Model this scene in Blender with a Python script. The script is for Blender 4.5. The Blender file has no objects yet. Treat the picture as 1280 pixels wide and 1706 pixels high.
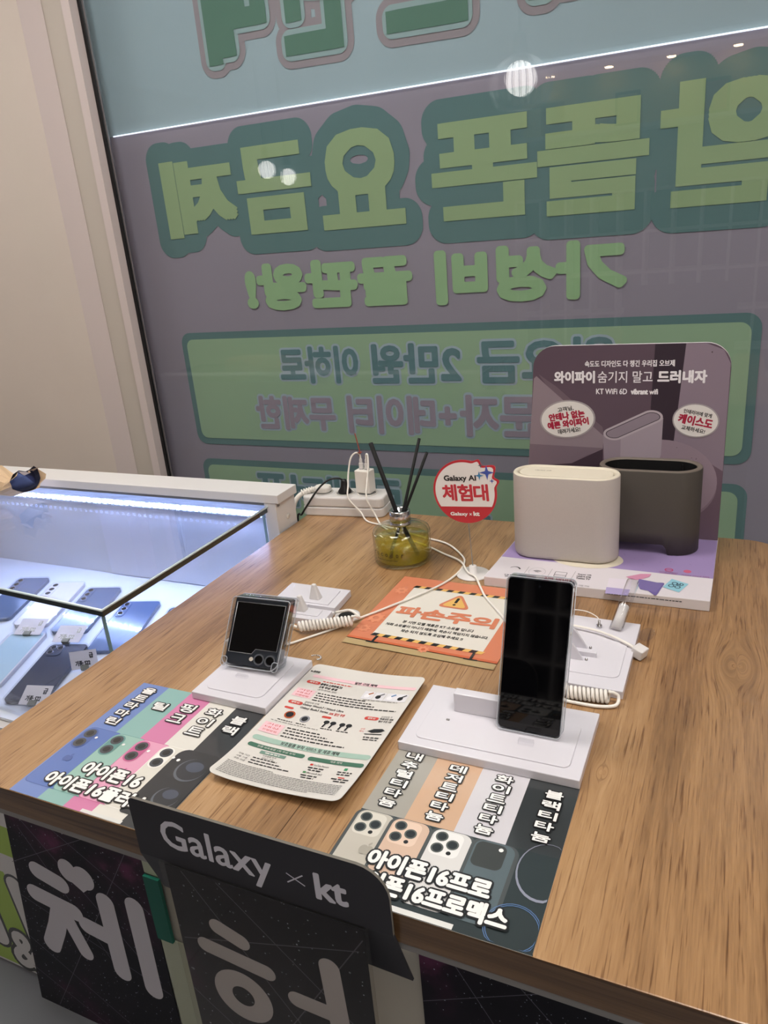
import bpy, bmesh, math, random
from mathutils import Vector, Matrix
random.seed(7)
PI = math.pi
C = bpy.context.scene.collection
SC = bpy.context.scene
T = 0.80                      # height of the counter top above the floor
GY = 1.653                    # plane of the shop window

# ------------------------------------------------------------------ camera
cd = bpy.data.cameras.new('camera')
cam = bpy.data.objects.new('camera', cd)
C.objects.link(cam)
RX = Vector((0.90830215, 0.40991237, -0.0834209))
UP = Vector((-0.0696144, 0.34476073, 0.93610569))
FW = Vector((-0.41248156, 0.84445952, -0.34168272))
mw = Matrix.Identity(4)
for i in range(3):
    mw[i][0], mw[i][1], mw[i][2] = RX[i], UP[i], -FW[i]
mw[0][3], mw[1][3], mw[2][3] = 0, 0, T + 0.48
cam.matrix_world = mw
cd.sensor_fit = 'HORIZONTAL'
cd.sensor_width = 36
cd.lens = 1244.3 / 1280 * 36
cd.clip_start = 0.02
SC.camera = cam

# ------------------------------------------------------------------ world, exposure
w = bpy.data.worlds.new('world')
SC.world = w
w.use_nodes = True
w.node_tree.nodes['Background'].inputs[0].default_value = (0.02, 0.022, 0.03, 1)   # night outside
w.node_tree.nodes['Background'].inputs[1].default_value = 1
SC.view_settings.view_transform = 'Standard'
SC.view_settings.look = 'None'
SC.view_settings.exposure = 0.27
SC.view_settings.gamma = 1
SC.view_settings.use_curve_mapping = False
FILL_E, PENDANT_E, LED_E, DOWN_E = 13.5, 9.0, 250.0, 40.0


# ------------------------------------------------------------------ helpers: colour and materials
def lin(h):
    h = h.lstrip('#')
    c = [int(h[i:i + 2], 16) / 255 for i in (0, 2, 4)]
    return tuple(x / 12.92 if x <= .04045 else ((x + .055) / 1.055) ** 2.4 for x in c) + (1,)


def M(name, col, rough=.5, metal=0, coat=0, spec=.5, noise=0, nscale=40, bump=0, bscale=300, trans=0, ior=1.45, emit=0, ecol=None):
    m = bpy.data.materials.new(name)
    m.use_nodes = True
    nt = m.node_tree
    N, L = nt.nodes, nt.links
    b = N['Principled BSDF']
    c = lin(col)
    b.inputs['Base Color'].default_value = c
    b.inputs['Roughness'].default_value = rough
    b.inputs['Metallic'].default_value = metal
    b.inputs['Coat Weight'].default_value = coat
    b.inputs['Coat Roughness'].default_value = .06
    b.inputs['Specular IOR Level'].default_value = spec
    b.inputs['Transmission Weight'].default_value = trans
    b.inputs['IOR'].default_value = ior
    if emit:
        b.inputs['Emission Color'].default_value = lin(ecol or col)
        b.inputs['Emission Strength'].default_value = emit
    if noise or bump:
        tc = N.new('ShaderNodeTexCoord')
    if noise:
        nz = N.new('ShaderNodeTexNoise')
        nz.inputs['Scale'].default_value = nscale
        nz.inputs['Detail'].default_value = 5
        L.new(tc.outputs['Object'], nz.inputs['Vector'])
        mx = N.new('ShaderNodeMix')
        mx.data_type = 'RGBA'
        mx.inputs['A'].default_value = tuple(x * (1 - noise) for x in c[:3]) + (1,)
        mx.inputs['B'].default_value = tuple(min(1, x * (1 + noise)) for x in c[:3]) + (1,)
        L.new(nz.outputs['Fac'], mx.inputs['Factor'])
        L.new(mx.outputs['Result'], b.inputs['Base Color'])
    if bump:
        n2 = N.new('ShaderNodeTexNoise')
        n2.inputs['Scale'].default_value = bscale
        n2.inputs['Detail'].default_value = 3
        L.new(tc.outputs['Object'], n2.inputs['Vector'])
        bp = N.new('ShaderNodeBump')
        bp.inputs['Strength'].default_value = bump
        bp.inputs['Distance'].default_value = .002
        L.new(n2.outputs['Fac'], bp.inputs['Height'])
        L.new(bp.outputs['Normal'], b.inputs['Normal'])
        if coat:
            L.new(bp.outputs['Normal'], b.inputs['Coat Normal'])
    return m


def glassy(name, tint, ior=1.5, rough=0.0, boost=0.0):
    """clear sheet: transparent with a fresnel reflection"""
    m = bpy.data.materials.new(name)
    m.use_nodes = True
    nt = m.node_tree
    N, L = nt.nodes, nt.links
    N.remove(N['Principled BSDF'])
    tr = N.new('ShaderNodeBsdfTransparent')
    tr.inputs[0].default_value = lin(tint)
    gl = N.new('ShaderNodeBsdfGlossy')
    gl.inputs['Roughness'].default_value = rough
    # schlick fresnel, the same from both sides of the sheet
    ge = N.new('ShaderNodeNewGeometry')
    dt = N.new('ShaderNodeVectorMath')
    dt.operation = 'DOT_PRODUCT'
    L.new(ge.outputs['Normal'], dt.inputs[0])
    L.new(ge.outputs['Incoming'], dt.inputs[1])

    def mth(op, a_, b_):
        n_ = N.new('ShaderNodeMath')
        n_.operation = op
        for i_, v_ in enumerate((a_, b_)):
            if isinstance(v_, (int, float)):
                n_.inputs[i_].default_value = v_
            else:
                L.new(v_, n_.inputs[i_])
        return n_.outputs[0]
    r0 = ((ior - 1) / (ior + 1)) ** 2
    p5 = mth('POWER', mth('SUBTRACT', 1, mth('ABSOLUTE', dt.outputs['Value'], 0)), 5)
    fac = mth('ADD', mth('MULTIPLY', p5, 1 - r0), r0 + boost)
    mx = N.new('ShaderNodeMixShader')
    L.new(fac, mx.inputs[0])
    L.new(tr.outputs[0], mx.inputs[1])
    L.new(gl.outputs[0], mx.inputs[2])
    L.new(mx.outputs[0], N['Material Output'].inputs[0])
    return m


def wood_material(name, along='y', dark=1.0):
    m = bpy.data.materials.new(name)
    m.use_nodes = True
    nt = m.node_tree
    N, L = nt.nodes, nt.links
    b = N['Principled BSDF']
    tc = N.new('ShaderNodeTexCoord')

    def mapping(sx, sy, sz):
        mp = N.new('ShaderNodeMapping')
        mp.inputs['Scale'].default_value = (sx, sy, sz)
        return mp

    def noise(vec, detail=5, dist=0, rough=.55):
        n = N.new('ShaderNodeTexNoise')
        n.inputs['Scale'].default_value = 1
        n.inputs['Detail'].default_value = detail
        n.inputs['Distortion'].default_value = dist
        n.inputs['Roughness'].default_value = rough
        L.new(vec, n.inputs['Vector'])
        return n

    def mathn(op, a, bb):
        n = N.new('ShaderNodeMath')
        n.operation = op
        for i, v in enumerate((a, bb)):
            if isinstance(v, (int, float)):
                n.inputs[i].default_value = v
            else:
                L.new(v, n.inputs[i])
        return n.outputs[0]
    src = tc.outputs['Object']
    # knots bend the grain around a few points
    vec = src
    if along == 'y':
        for kx, ky, kr, ks in ((.026, .808, .03, .02), (-.085, .585, .012, .006), (-.30, .995, .012, .005), (-.525, 1.03, .006, .003), (-.03, 1.03, .02, .008)):
            d = N.new('ShaderNodeVectorMath')
            d.operation = 'SUBTRACT'
            d.inputs[1].default_value = (kx, ky, 0)
            L.new(src, d.inputs[0])
            sc = N.new('ShaderNodeVectorMath')
            sc.operation = 'MULTIPLY'
            sc.inputs[1].default_value = (1, .45, 0)
            L.new(d.outputs[0], sc.inputs[0])
            ln = N.new('ShaderNodeVectorMath')
            ln.operation = 'LENGTH'
            L.new(sc.outputs[0], ln.inputs[0])
            q = mathn('DIVIDE', ln.outputs['Value'], kr)
            e = mathn('POWER', 2.718, mathn('MULTIPLY', mathn('MULTIPLY', q, q), -1))
            sh = N.new('ShaderNodeVectorMath')
            sh.operation = 'SCALE'
            nrm = N.new('ShaderNodeVectorMath')
            nrm.operation = 'NORMALIZE'
            L.new(sc.outputs[0], nrm.inputs[0])
            L.new(nrm.outputs[0], sh.inputs[0])
            L.new(mathn('MULTIPLY', e, -ks), sh.inputs['Scale'])
            ad = N.new('ShaderNodeVectorMath')
            ad.operation = 'ADD'
            L.new(vec, ad.inputs[0])
            L.new(sh.outputs[0], ad.inputs[1])
            vec = ad.outputs[0]

    def chain(sx, sy, sz, **k):
        mp = mapping(sx, sy, sz)
        L.new(vec, mp.inputs[0])
        return noise(mp.outputs[0], **k)
    if along == 'y':
        broad, mid, fine, pore = chain(9, .9, 9, dist=.4), chain(75, 3.6, 40, detail=8, dist=.7, rough=.65), chain(520, 26, 200, detail=4), chain(430, 15, 100, detail=3)
    else:
        broad, mid, fine, pore = chain(.9, 9, 30), chain(3.2, 40, 90, detail=6, dist=.5), chain(14, 200, 420, detail=3), chain(5, 100, 260, detail=2)
    cr = N.new('ShaderNodeValToRGB')
    s = mathn('ADD', mathn('MULTIPLY', mathn('ADD', mathn('MULTIPLY', mathn('SUBTRACT', broad.outputs['Fac'], .5), 1.5), .5), .55), mathn('ADD', mathn('MULTIPLY', mid.outputs['Fac'], .40), mathn('MULTIPLY', fine.outputs['Fac'], .22)))
    L.new(s, cr.inputs['Fac'])
    e = cr.color_ramp.elements
    stops = ((.36, '5f4630'), (.49, '866747'), (.59, '9f7d58'), (.70, 'af8e68'), (.84, 'c0a27e'))
    e[0].position, e[0].color = stops[0][0], lin(stops[0][1])
    e[1].position, e[1].color = stops[-1][0], lin(stops[-1][1])
    for p, c in stops[1:-1]:
        e.new(p).color = lin(c)
    pr = N.new('ShaderNodeValToRGB')
    L.new(pore.outputs['Fac'], pr.inputs['Fac'])
    pr.color_ramp.elements[0].position, pr.color_ramp.elements[0].color = .33, (.50, .42, .36, 1)
    pr.color_ramp.elements[1].position, pr.color_ramp.elements[1].color = .44, (1, 1, 1, 1)
    mul = N.new('ShaderNodeMix')
    mul.data_type = 'RGBA'
    mul.blend_type = 'MULTIPLY'
    mul.inputs['Factor'].default_value = .95
    L.new(cr.outputs['Color'], mul.inputs['A'])
    L.new(pr.outputs['Color'], mul.inputs['B'])
    dk = N.new('ShaderNodeMix')
    dk.data_type = 'RGBA'
    dk.blend_type = 'MULTIPLY'
    dk.inputs['Factor'].default_value = 1
    dk.inputs['B'].default_value = (dark, dark * .94, dark * .88, 1)
    L.new(mul.outputs['Result'], dk.inputs['A'])
    L.new(dk.outputs['Result'], b.inputs['Base Color'])
    b.inputs['Roughness'].default_value = .30
    b.inputs['Specular IOR Level'].default_value = .5
    b.inputs['Coat Weight'].default_value = .45
    b.inputs['Coat Roughness'].default_value = .22
    bp = N.new('ShaderNodeBump')
    bp.inputs['Strength'].default_value = .12
    bp.inputs['Distance'].default_value = .001
    L.new(fine.outputs['Fac'], bp.inputs['Height'])
    L.new(bp.outputs['Normal'], b.inputs['Normal'])
    return m


def galaxy_material(name):
    """printed starry sky"""
    m = bpy.data.materials.new(name)
    m.use_nodes = True
    nt = m.node_tree
    N, L = nt.nodes, nt.links
    b = N['Principled BSDF']
    tc = N.new('ShaderNodeTexCoord')
    nz = N.new('ShaderNodeTexNoise')
    nz.inputs['Scale'].default_value = 9
    nz.inputs['Detail'].default_value = 7
    L.new(tc.outputs['Object'], nz.inputs['Vector'])
    cr = N.new('ShaderNodeValToRGB')
    L.new(nz.outputs['Fac'], cr.inputs['Fac'])
    e = cr.color_ramp.elements
    e[0].position, e[0].color = .42, lin('16161e')
    e[1].position, e[1].color = .75, lin('6a3558')
    e.new(.56).color = lin('1f1b25')
    e.new(.64).color = lin('321f30')
    last = cr.outputs['Color']
    for scale, r in ((75, .085), (140, .10), (30, .045)):
        v = N.new('ShaderNodeTexVoronoi')
        v.inputs['Scale'].default_value = scale
        L.new(tc.outputs['Object'], v.inputs['Vector'])
        lt = N.new('ShaderNodeMath')
        lt.operation = 'LESS_THAN'
        lt.inputs[1].default_value = r
        L.new(v.outputs['Distance'], lt.inputs[0])
        sp = N.new('ShaderNodeSeparateColor')
        L.new(v.outputs['Color'], sp.inputs[0])
        ml = N.new('ShaderNodeMath')
        ml.operation = 'MULTIPLY'
        L.new(lt.outputs[0], ml.inputs[0])
        L.new(sp.outputs[0], ml.inputs[1])
        mx = N.new('ShaderNodeMix')
        mx.data_type = 'RGBA'
        mx.inputs['B'].default_value = lin('b9bfd2')
        L.new(ml.outputs[0], mx.inputs['Factor'])
        L.new(last, mx.inputs['A'])
        last = mx.outputs['Result']
    L.new(last, b.inputs['Base Color'])
    b.inputs['Specular IOR Level'].default_value = .2
    b.inputs['Roughness'].default_value = .45
    return m


_mc = {}


def ink(col, rough=.5, coat=0, bump=0, gain=None):
    k = (col, rough, coat, bump, gain)
    if k not in _mc:
        _mc[k] = M('print_' + col, col, rough, coat=coat, bump=bump, bscale=18)
        if gain:
            _mc[k].node_tree.nodes['Principled BSDF'].inputs['Base Color'].default_value = tuple(min(.9, x * g) for x, g in zip(lin(col)[:3], gain)) + (1,)
    return _mc[k]


# ------------------------------------------------------------------ helpers: geometry
def link(o, parent=None):
    C.objects.link(o)
    if parent is not None:
        o.parent = parent
        o.location = -parent.location
    return o


def tag(o, label=None, cat=None, group=None, kind=None):
    for k, v in (('label', label), ('category', cat), ('group', group), ('kind', kind)):
        if v:
            o[k] = v
    return o


def thing(name, loc, label, cat, group=None):
    o = bpy.data.objects.new(name, None)
    C.objects.link(o)
    o.location = loc
    o.empty_display_size = .02
    return tag(o, label, cat, group)


class MB:
    """collects vertices and faces for one mesh"""
    def __init__(s):
        s.v, s.f, s.m, s.sm, s.mats, s.X = [], [], [], [], [], None

    def mi(s, mat):
        if mat not in s.mats:
            s.mats.append(mat)
        return s.mats.index(mat)

    def add(s, vs, fs, mat, smooth=False):
        b = len(s.v)
        for p in vs:
            p = Vector(p)
            s.v.append(s.X @ p if s.X is not None else p)
        i = s.mi(mat)
        for f in fs:
            s.f.append([b + k for k in f])
            s.m.append(i)
            s.sm.append(smooth)

    def box(s, x0, x1, y0, y1, z0, z1, mat):
        vs = [(x, y, z) for z in (z0, z1) for y in (y0, y1) for x in (x0, x1)]
        s.add(vs, [(0, 2, 3, 1), (4, 5, 7, 6), (0, 1, 5, 4), (2, 6, 7, 3), (0, 4, 6, 2), (1, 3, 7, 5)], mat)
        return s

    def prism(s, poly, a0, a1, mat, axis='z', side=None, smooth=False):
        """poly in two axes, extruded along the third"""
        n = len(poly)
        mk = {'z': lambda p, a: (p[0], p[1], a), 'y': lambda p, a: (p[0], a, p[1]), 'x': lambda p, a: (a, p[0], p[1])}[axis]
        s.add([mk(p, a0) for p in poly] + [mk(p, a1) for p in poly], [list(range(n - 1, -1, -1)), list(range(n, 2 * n))], mat)
        s.add([mk(p, a0) for p in poly] + [mk(p, a1) for p in poly], [(i, (i + 1) % n, n + (i + 1) % n, n + i) for i in range(n)], side or mat, smooth)
        return s

    def lathe(s, prof, mat, n=40, c=(0, 0, 0), cap=True):
        vs, fs = [], []
        k = len(prof)
        for i in range(n):
            a = 2 * PI * i / n
            for r, z in prof:
                vs.append((c[0] + r * math.cos(a), c[1] + r * math.sin(a), c[2] + z))
        for i in range(n):
            j = (i + 1) % n
            for q in range(k - 1):
                fs.append((i * k + q, j * k + q, j * k + q + 1, i * k + q + 1))
        s.add(vs, fs, mat, True)
        if cap:
            if prof[0][0] > 1e-6:
                s.add([vs[i * k] for i in range(n)], [list(range(n - 1, -1, -1))], mat)
            if prof[-1][0] > 1e-6:
                s.add([vs[i * k + k - 1] for i in range(n)], [list(range(n))], mat)
        return s

    def tube(s, pts, r, mat, n=8, smooth=True, closed=False):
        pts = [Vector(p) for p in pts]
        rs = r if isinstance(r, (list, tuple)) else [r] * len(pts)
        vs, fs = [], []
        ref = Vector((0, 0, 1))
        prev = None
        for i, p in enumerate(pts):
            t = (pts[min(i + 1, len(pts) - 1)] - pts[max(i - 1, 0)]).normalized()
            if prev is None:
                a = t.cross(ref if abs(t.z) < .9 else Vector((1, 0, 0))).normalized()
            else:
                a = (prev - t * prev.dot(t)).normalized()
            prev = a
            b = t.cross(a)
            for k in range(n):
                g = 2 * PI * k / n
                vs.append(p + (a * math.cos(g) + b * math.sin(g)) * rs[i])
        for i in range(len(pts) - 1):
            for k in range(n):
                j = (k + 1) % n
                fs.append((i * n + k, i * n + j, (i + 1) * n + j, (i + 1) * n + k))
        s.add(vs, fs, mat, smooth)
        e = (len(pts) - 1) * n
        s.add(vs[:n], [list(range(n - 1, -1, -1))], mat)
        s.add(vs[e:], [list(range(n))], mat)
        return s

    def build(s, name, parent=None, bevel=0, seg=2, angle=35):
        me = bpy.data.meshes.new(name)
        me.from_pydata([tuple(v) for v in s.v], [], s.f)
        for mm in s.mats:
            me.materials.append(mm)
        me.polygons.foreach_set('material_index', s.m)
        me.polygons.foreach_set('use_smooth', s.sm)
        bm = bmesh.new()
        bm.from_mesh(me)
        bmesh.ops.remove_doubles(bm, verts=bm.verts, dist=1e-6)
        bm.to_mesh(me)
        bm.free()
        me.update()
        o = bpy.data.objects.new(name, me)
        link(o, parent)
        if bevel:
            bv = o.modifiers.new('bevel', 'BEVEL')
            bv.width = bevel
            bv.segments = seg
            bv.limit_method = 'ANGLE'
            bv.angle_limit = math.radians(angle)
        return o


def rrect(x0, x1, y0, y1, r, n=6):
    if not isinstance(r, (list, tuple)):
        r = [r] * 4                      # corners: x1y1, x0y1, x0y0, x1y0
    out = []
    for (cx, cy, sx, sy, a0), q in zip(((x1, y1, -1, -1, 0), (x0, y1, 1, -1, 90), (x0, y0, 1, 1, 180), (x1, y0, -1, 1, 270)), r):
        for k in range(n + 1):
            a = math.radians(a0 + 90 * k / n)
            out.append((cx + sx * q + q * math.cos(a), cy + sy * q + q * math.sin(a)))
            if q == 0:
                break
    return out


def ell(cx, cy, rx, ry, n=32, rot=0):
    out = []
    for i in range(n):
        a = 2 * PI * i / n
        x, y = rx * math.cos(a), ry * math.sin(a)
        out.append((cx + x * math.cos(rot) - y * math.sin(rot), cy + x * math.sin(rot) + y * math.cos(rot)))
    return out


def smooth(pts, k=8):
    """catmull-rom through the points"""
    P = [Vector(p) for p in pts]
    P = [P[0] * 2 - P[1]] + P + [P[-1] * 2 - P[-2]]
    out = []
    for i in range(1, len(P) - 2):
        a, b, c, d = P[i - 1:i + 3]
        for j in range(k):
            t = j / k
            out.append(.5 * ((2 * b) + (c - a) * t + (2 * a - 5 * b + 4 * c - d) * t * t + (3 * b - a - 3 * c + d) * t ** 3))
    return out + [P[-2]]


_tc = {}


def glyphs(s):
    """flat mesh of a line of writing, fitted to the unit square: (verts, faces, aspect)"""
    if s not in _tc:
        cu = bpy.data.curves.new('t', 'FONT')
        cu.body = s
        cu.size = 1
        cu.fill_mode = 'FRONT'
        cu.resolution_u = 3
        o = bpy.data.objects.new('t', cu)
        C.objects.link(o)
        dg = bpy.context.evaluated_depsgraph_get()
        me = bpy.data.meshes.new_from_object(o.evaluated_get(dg))
        vs = [(v.co.x, v.co.y) for v in me.vertices]
        fs = [tuple(p.vertices) for p in me.polygons]
        bpy.data.objects.remove(o)
        bpy.data.curves.remove(cu)
        bpy.data.meshes.remove(me)
        x0, x1 = min(v[0] for v in vs), max(v[0] for v in vs)
        y0, y1 = min(v[1] for v in vs), max(v[1] for v in vs)
        _tc[s] = ([((x - x0) / (x1 - x0), (y - y0) / (y1 - y0)) for x, y in vs], fs, (x1 - x0) / (y1 - y0))
    return _tc[s]


LAY = .00018


class Art(MB):
    """flat printed shapes laid over a surface; fm(u, v, lift) gives the place in space"""
    def __init__(s, fm, L0=0, cycle=60, step=.0000018):
        super().__init__()
        s.cycle, s.step = cycle, step
        s.fm, s.L0, s.cnt = fm, L0, 0

    def put(s, pts, fs, mat, lay):
        s.cnt = (s.cnt + 1) % s.cycle          # neighbours never share a plane
        s.add([s.fm(p[0], p[1], (lay + s.L0) * LAY + s.cnt * s.step) for p in pts], fs, mat)

    def poly(s, pts, mat, lay=0):
        s.put(pts, [list(range(len(pts)))], mat, lay)
        return s

    def rect(s, x0, x1, y0, y1, mat, lay=0, r=0):
        return s.poly(rrect(x0, x1, y0, y1, r) if r else [(x0, y0), (x1, y0), (x1, y1), (x0, y1)], mat, lay)

    def ell(s, cx, cy, rx, ry, mat, lay=0, n=28, rot=0):
        return s.poly(ell(cx, cy, rx, ry, n, rot), mat, lay)

    def ring(s, outer, inner, mat, lay=0):
        n = len(outer)
        s.put(list(outer) + list(inner), [(i, (i + 1) % n, n + (i + 1) % n, n + i) for i in range(n)], mat, lay)
        return s

    def line(s, p, q, wd, mat, lay=0):
        d = Vector((q[0] - p[0], q[1] - p[1])).normalized() * wd / 2
        nx, ny = -d.y, d.x
        return s.poly([(p[0] + nx, p[1] + ny), (p[0] - nx, p[1] - ny), (q[0] - nx, q[1] - ny), (q[0] + nx, q[1] + ny)], mat, lay)

    def stroke(s, pts, wd, mat, lay=0):
        """rounded brush stroke"""
        for p, q in zip(pts, pts[1:]):
            s.line(p, q, wd, mat, lay)
        for p in pts:
            s.ell(p[0], p[1], wd / 2, wd / 2, mat, lay, 20)
        return s

    def text(s, t, O, U, V, mat, lay=1, bold=0, n=8):
        """writing fitted to the frame O + U*a + V*b, thickened by bold"""
        vs, fs, asp = glyphs(t)
        pts = [(O[0] + U[0] * a + V[0] * b, O[1] + U[1] * a + V[1] * b) for a, b in vs]
        if isinstance(bold, tuple):                  # square brush: sharp corners
            offs = [(i * bold[0], j * bold[1]) for i in (-1, -.33, .33, 1) for j in (-1, 0, 1)]
        elif bold:
            offs = [(bold * math.cos(2 * PI * k / n), bold * math.sin(2 * PI * k / n)) for k in range(n)] + [(0, 0)]
        else:
            offs = [(0, 0)]
        for dx, dy in offs:
            s.put([(x + dx, y + dy) for x, y in pts], fs, mat, lay)
        return s

    def tbox(s, t, x0, x1, y0, y1, mat, lay=1, bold=0, n=8, tilt=0, mirror=False):
        dy = (x1 - x0) * math.tan(math.radians(tilt))
        if mirror:
            return s.text(t, (x1, y0 + dy), (x0 - x1, -dy), (0, y1 - y0), mat, lay, bold, n)
        return s.text(t, (x0, y0), (x1 - x0, dy), (0, y1 - y0), mat, lay, bold, n)

    def bars(s, x0, x1, y, h, mat, lay=1, dens=.7, unit=.004):
        """a line of print too small to read, as short dashes"""
        x = x0
        while x < x1:
            l = unit * random.uniform(.5, 1.6)
            s.rect(x, min(x + l, x1), y - h / 2, y + h / 2, mat, lay)
            x += l + unit * (1 - dens)
        return s


def up(z):
    return lambda u, v, d: (u, v, z + d)


def front(y):
    return lambda u, v, d: (u, y - d, v)


# ------------------------------------------------------------------ materials
WOOD = wood_material('oak_laminate')
WOODE = wood_material('oak_edge_shaded', 'x', .40)  # same oak as the top, the edge's shade darkened into its colour
WHITE = M('white_acrylic', 'd6d3da', .28, coat=.3)
WHITE2 = M('white_plastic', 'd9d5d3', .35)
OFFW = M('warm_white_plastic', 'e4dfd8', .4)
CABLE = M('white_cable', 'ebe6de', .45)
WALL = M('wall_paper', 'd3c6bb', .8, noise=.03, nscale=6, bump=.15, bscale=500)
WALL2 = M('column_shaded', 'bfb5aa', .7, noise=.03, nscale=6)  # darkened to stand for shade on the column's turned face
WALL3 = M('column_bead', 'cfc1bd', .6)
CEIL = M('ceiling_paint', 'e6e4e0', .8, noise=.02)
FLOORM = M('floor_tile', '70737a', .4, noise=.12, nscale=5, bump=.1, bscale=60)
GROUT = M('grout', '3c3e42', .8)
REARW = M('rear_wall_paint', 'b9b2ac', .8, noise=.03)
GLASS = glassy('window_glass', 'f2f4f6', 1.5)
CGLASS = glassy('case_glass', 'f4f6fa', 1.45)
CLEAR = glassy('clear_case', 'f3f5f7', 1.5, .0, .10)
CLEARS = glassy('clear_acrylic', 'fafafb', 1.45, .02, .015)
FILM = glassy('clear_film', 'f6f4f0', 1.3, .04)
GEDGE = M('glass_edge', '0f2428', .08, spec=.8, coat=.6)
GEDGE2 = M('glass_edge_pale', '8fb0b8', .08, spec=.8, coat=.6)
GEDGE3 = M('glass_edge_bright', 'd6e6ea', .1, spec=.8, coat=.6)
BLACK = M('black_plastic', '131315', .4)
REEDM = M('reed_black', '0b0b0c', .7, bump=.3)
SCREEN = M('black_screen', '050507', .04, spec=.5)
HIGHM = M('case_highlight', 'b9bec6', .12, coat=.6)  # pale colour for highlights drawn on the clear case edges
DARKF = M('phone_frame', '40434a', .3, metal=.6)
SILV = M('chrome', 'c9c9cb', .18, metal=1)
STEEL = M('steel', 'a9aaad', .3, metal=1)
NAVY = M('phone_navy', '22304e', .2, coat=.6)
GREYM = M('grey_trim', '8c8a89', .4, metal=.3)
COUNTER = M('counter_front', 'b7b4aa', .55, noise=.06, nscale=12)
BOARDW = M('board_white', 'dcd6d8', .45)
SIGNBK = M('sign_charcoal', '2b2b31', .55, noise=.05)
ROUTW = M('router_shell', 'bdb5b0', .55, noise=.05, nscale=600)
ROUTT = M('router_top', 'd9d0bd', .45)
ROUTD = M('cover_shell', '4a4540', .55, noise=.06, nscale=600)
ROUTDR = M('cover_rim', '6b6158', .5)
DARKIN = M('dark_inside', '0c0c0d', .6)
SKY = galaxy_material('starry_print')
LEDM = M('led_chip', 'ffffff', .4, emit=LED_E, ecol='b4c9ff')
FILL_M = M('fill_diffuser', 'ffffff', .5, emit=FILL_E, ecol='fffaf4')
BULBM = M('pendant_globe', 'ffffff', .5, emit=PENDANT_E, ecol='fffaf4')
DOWNM = M('downlight_lens', 'ffffff', .5, emit=DOWN_E, ecol='ffdcae')
SLITM = M('gap_glow', 'ffffff', .5, emit=1.3, ecol='eef4ff')

# ------------------------------------------------------------------ room
def structure(mb, name, bevel=0):
    o = mb.build(name, None, bevel)
    o['kind'] = 'structure'
    return o


fl = MB()
fl.box(-4.2, 1.7, -3.4, GY + .6, -.1, 0, FLOORM)
for k in range(10):
    x = -4.0 + .6 * k + .12
    fl.box(x, x + .003, -3.4, GY, 0, .0006, GROUT)
    y = -3.3 + .6 * k - .06
    if y < GY:
        fl.box(-4.2, 1.7, y, y + .003, 0, .0006, GROUT)
structure(fl, 'floor')
structure(MB().box(-4.2, 1.7, -3.4, GY + .6, T + 1.7, T + 1.8, CEIL), 'ceiling')
structure(MB().box(-4.3, -4.2, -3.4, GY, 0, T + 1.7, WALL), 'wall_left')
structure(MB().box(1.7, 1.8, -3.4, GY + .6, 0, T + 1.7, WALL), 'wall_right')
structure(MB().box(-4.3, 1.8, -3.5, -3.4, 0, T + 1.7, REARW), 'wall_rear')
wf = MB()
wf.box(-4.2, -1.650, 1.600, GY + .06, 0, T + 1.7, WALL)
structure(wf, 'wall_front')
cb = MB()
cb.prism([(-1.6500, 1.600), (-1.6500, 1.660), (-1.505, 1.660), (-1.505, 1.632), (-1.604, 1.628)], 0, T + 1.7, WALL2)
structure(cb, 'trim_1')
bead = MB()
bead.prism([(-1.651, 1.598), (-1.648, 1.6035), (-1.604, 1.631), (-1.6015, 1.6265)], 0, T + 1.7, WALL3)
structure(bead, 'trim_2')
jm = MB()
jm.box(-1.525, -1.500, 1.612, GY + .008, 0, T + 1.7, WALL3)
structure(jm, 'trim_3')
# window: pane, dark gasket, frame
win = MB()
win.box(-1.497, 1.68, GY - .006, GY + .006, .02, T + 1.69, GLASS)
wo = structure(win, 'window_1')
gk = MB()
gk.box(-1.500, -1.491, GY - .014, GY - .0062, .02, T + 1.69, BLACK)
gk.build('gasket', wo)
sf = MB()
sf.box(-1.492, -1.484, GY - .010, GY - .0062, .02, T + 1.69, STEEL)
sf.build('frame_bead', wo)

# ------------------------------------------------------------------ banner behind the glass (printed for the street, so reversed from here)
YB = GY + .030
fb = lambda u, v, d: (u, YB - d * 6, T + v)
tilt = lambda x: -.0088 * (x + 1.469)                # the sheets hang a little out of level
CM, CO, CG, CG2 = ink('a1979e', .7, gain=(1.20, 1.20, 1.24)), ink('6c8d8b', .7, gain=(1.08, 1.06, 1.06)), ink('a9b892', .7, gain=(1.10, 1.20, 1.06)), ink('9dba96', .7, gain=(1.28, 1.34, 1.12))
CBX, CT1, CH, CT2 = ink('9ab49b', .7, gain=(1.38, 1.36, 1.18)), ink('6c8f91', .7, gain=(1.12, 1.10, 1.10)), ink('b0bfc6', .7, gain=(1.2, 1.2, 1.22)), ink('a5949f', .7, gain=(1.2, 1.22, 1.2))
lo = MB()
a = Art(fb, 0, 480, .00000022)
zt = lambda x: .7865 + tilt(x)
a.poly([(-1.58, -.78), (1.68, -.78), (1.68, zt(1.68) - .0004), (-1.58, zt(-1.58) - .0004)], CM)
row1 = (('제', -1.372, -1.150, .520, .716), ('금', -1.142, -.935, .512, .722), ('요', -.912, -.700, .505, .726),
        ('폰', -.632, -.400, .500, .708), ('뜰', -.398, -.180, .490, .706), ('알', -.160, .060, .484, .716))
for t, x0, x1, y0, y1 in row1:
    a.tbox(t, x0, x1, y0, y1, CO, 1, .040, 56, -.6, True)
for t, x0, x1, y0, y1 in row1:
    a.tbox(t, x0 + .012, x1 - .012, y0 + .014, y1 - .014, CG, 2, (.0125, .0075), 12, -.6, True)
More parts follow.
